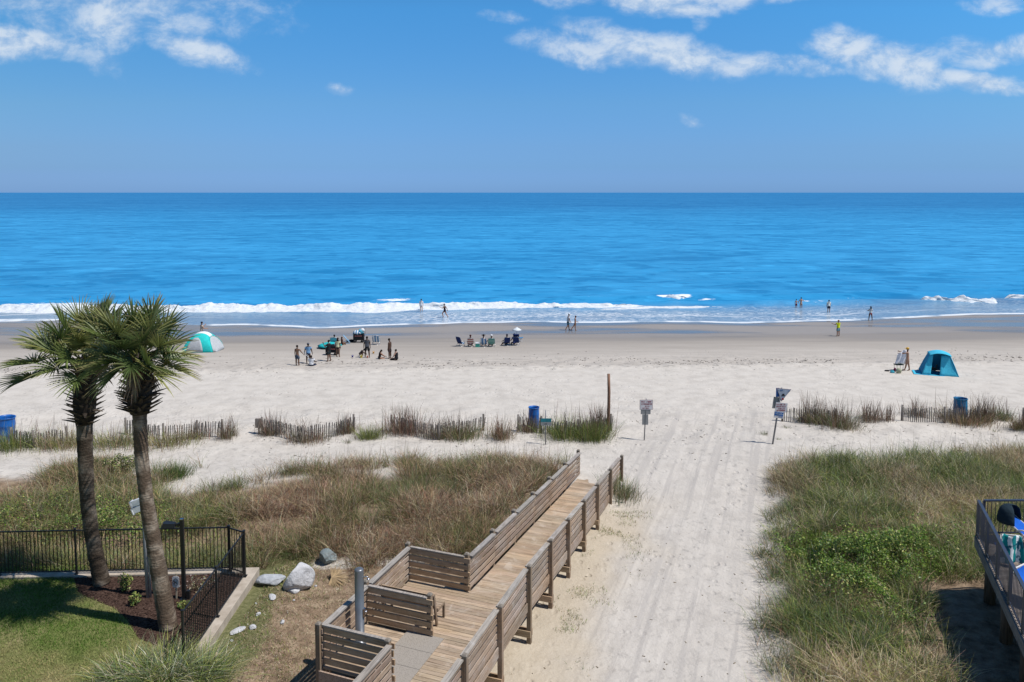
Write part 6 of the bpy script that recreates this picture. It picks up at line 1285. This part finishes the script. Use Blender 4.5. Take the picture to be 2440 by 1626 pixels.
def palm(base, path, crown, radii, jacket, label, seed, spec_fronds, tone):
    pr = random.Random(seed); rt = thing('palm_tree', base, label, 'palm tree', 'pair of palm trees on the lawn')
    pts = [Vector(p) - Vector(base) for p in path]; dense = []; rr = []
    for i in range(len(pts) - 1):
        for k in range(14): s = k / 14; dense.append(pts[i].lerp(pts[i + 1], s)); rr.append(radii[i] * (1 - s) + radii[i + 1] * s)
    dense.append(pts[-1]); rr.append(radii[-1])
    for _ in range(6):
        dense = [dense[0]] + [(dense[i - 1] + dense[i] * 2 + dense[i + 1]) / 4 for i in range(1, len(dense) - 1)] + [dense[-1]]
    rr = [r * (1 + .035 * pr.uniform(-1, 1)) for r in rr]
    mb = MB(); mb.col = tone; mb.tube(dense, rr, 18); mb.build('trunk', mt_bark, rt)
    cb = Vector(crown) - Vector(base); j0 = Vector(jacket) - Vector(base)
    bt = MB(); N = 150
    bt.col = (.05, .04, .032); bt.tube([j0, j0.lerp(cb, .3), j0.lerp(cb, .75), cb + Vector((0, 0, .15))], [.24, .32, .30, .12], 14)
    for k in range(N):                  # old leaf bases standing out of the upper trunk
        s = (k + .5) / N; a = k * 2.399; c = j0.lerp(cb, s); out = Vector((math.cos(a), math.sin(a), 0)); L = pr.uniform(.16, .34) * (1.3 - .4 * s); up = pr.uniform(.15, .55) + s * .75
        if pr.random() < .12: up -= .5; L *= 1.35
        r0 = .23 + .07 * math.sin(s * 3); d = (out + Vector((0, 0, up))).normalized(); e = c + out * r0 + d * L
        g = pr.uniform(.5, 1.5); bt.col = (.115 * g, .092 * g, .072 * g); side = Vector((-out.y, out.x, 0)); w0 = pr.uniform(.05, .085)
        m_ = c + out * r0 + d * L * .55 + Vector((0, 0, .02)); p0 = c + out * (r0 - .06)
        bt.add([p0 - side * w0, p0 + side * w0, m_ + side * w0 * .55, m_ - side * w0 * .55, e + side * w0 * .3, e - side * w0 * .3, p0 - Vector((0, 0, .05)), m_ - Vector((0, 0, .035))],
               [(0, 1, 2, 3), (3, 2, 4, 5), (0, 3, 7, 6), (1, 6, 7, 2), (3, 5, 7), (2, 7, 4), (4, 7, 5)])
    bt.build('leaf_bases', mt_boot, rt)
    for (az, el, Lp, Lb, kind) in spec_fronds(pr):
        col = {'g': (.125, .18, .05), 'd': (.078, .122, .04), 'y': (.22, .25, .08), 'b': (.30, .22, .13)}[kind]
        o = frond(az, el, Lp, Lb, col, 1.0 if kind == 'b' else 0.0, rt, pr); o.location = cb + Vector((math.cos(az) * .08, math.sin(az) * .08, pr.uniform(-.15, .12)))
    return rt
def fr_right(pr):
    o = []
    for k in range(30):
        s = (k + .5) / 30; el = R(82 - 98 * s ** 1.05) + pr.gauss(0, .08); o.append((k * 2.399 + pr.gauss(0, .15), el, pr.uniform(.50, .62) * (1.0 + .85 * max(0, math.sin(el)) ** 2), pr.uniform(.82, .98), pr.choice('ggdy') if s < .8 else pr.choice('dyb')))
    o += [(pr.uniform(0, 6.28), R(-30 - 15 * pr.random()), .42, .55, 'b') for _ in range(3)]
    return o
def fr_left(pr):
    o = []
    for k in range(21):
        s = (k + .5) / 21; el = R(80 - 84 * s ** 1.05) + pr.gauss(0, .08); o.append((k * 2.399 + 1.0 + pr.gauss(0, .15), el, pr.uniform(.66, .84) * (1.0 + .65 * max(0, math.sin(el)) ** 2), pr.uniform(.85, 1.0), pr.choice('ggdy')))
    o += [(R(184), R(34), 1.15, 1.0, 'g'), (R(190), R(12), 1.3, 1.0, 'g'), (R(176), R(-6), 1.65, 1.0, 'd'), (R(215), R(40), 1.0, 1.0, 'y'), (R(12), R(-8), 1.0, .8, 'd'), (R(-60), R(52), .9, .9, 'y'), (R(70), R(66), 1.25, 1.0, 'g'), (R(20), R(62), 1.2, 1.0, 'g')]
    o += [(R(80), R(-40), .5, .6, 'b'), (R(50), R(74), 1.35, 1.0, 'g'), (R(130), R(72), 1.3, 1.0, 'y'), (R(-20), R(66), 1.3, 1.0, 'd')]
    return o
bR = at(402, 1498, LAWN_Z - .02); YR = bR.y
palm(bR, [bR, atY(385, 1400, YR + .05), atY(366, 1290, YR + .1), atY(350, 1200, YR + .1), atY(337, 1090, YR + .1), atY(333, 1000, YR + .1), atY(330, 880, YR + .1)],
     atY(331, 856, YR + .1), [.24, .225, .20, .185, .18, .18, .2], atY(333, 985, YR + .1), 'right palm with the leaning grey trunk and full rounded crown', 5, fr_right, (1.4, 1.3, 1.2))
bL = at(243, 1392, LAWN_Z - .02); YL = bL.y
palm(bL, [bL, atY(232, 1340, YL), atY(217, 1265, YL), atY(207, 1180, YL), atY(203, 1080, YL), atY(201, 1000, YL), atY(203, 905, YL)],
     atY(203, 862, YL), [.245, .22, .205, .205, .215, .235, .24], atY(201, 1010, YL), 'left palm with the dark trunk and fronds reaching the left picture edge', 11, fr_left, (.72, .68, .64))
fb = G(795, 1388); ft = thing('fallen_frond', fb, 'dry tan fan of a palm frond lying beside the boulders', 'palm frond')
pr = random.Random(3); V = []; Q = []; C = []
for layer, (cx, tilt, n_) in enumerate(((0.0, .80, 30), (-.06, .55, 22))):
    for k in range(n_):
        a = R(-105 + 210 * k / (n_ - 1)) + pr.gauss(0, .03); e1 = np.array([1.0, 0, .05]); e2 = np.array([0, math.cos(tilt), math.sin(tilt)]); d = math.cos(a) * e1 + math.sin(a) * e2; L = pr.uniform(.36, .56); b0 = np.array([cx, 0, .12 + .05 * layer])
        ps = [b0 + d * L * s_ + np.array([0, 0, -.16 * s_ * s_ * L * pr.uniform(.6, 2)]) for s_ in (0, .3, .65, 1)]; n0 = len(V); V += strip(ps, [.012, .034, .026, .004], np.cross(e1, e2)); g = pr.uniform(.55, 1.25); C += [np.array((.50, .36, .20)) * g] * 8
        Q += [[n0 + 2 * i, n0 + 2 * i + 1, n0 + 2 * i + 3, n0 + 2 * i + 2] for i in range(3)]
np_mesh('leaf_fan', np.array(V), np.array(Q), np.array(C), mat_frond, ft)
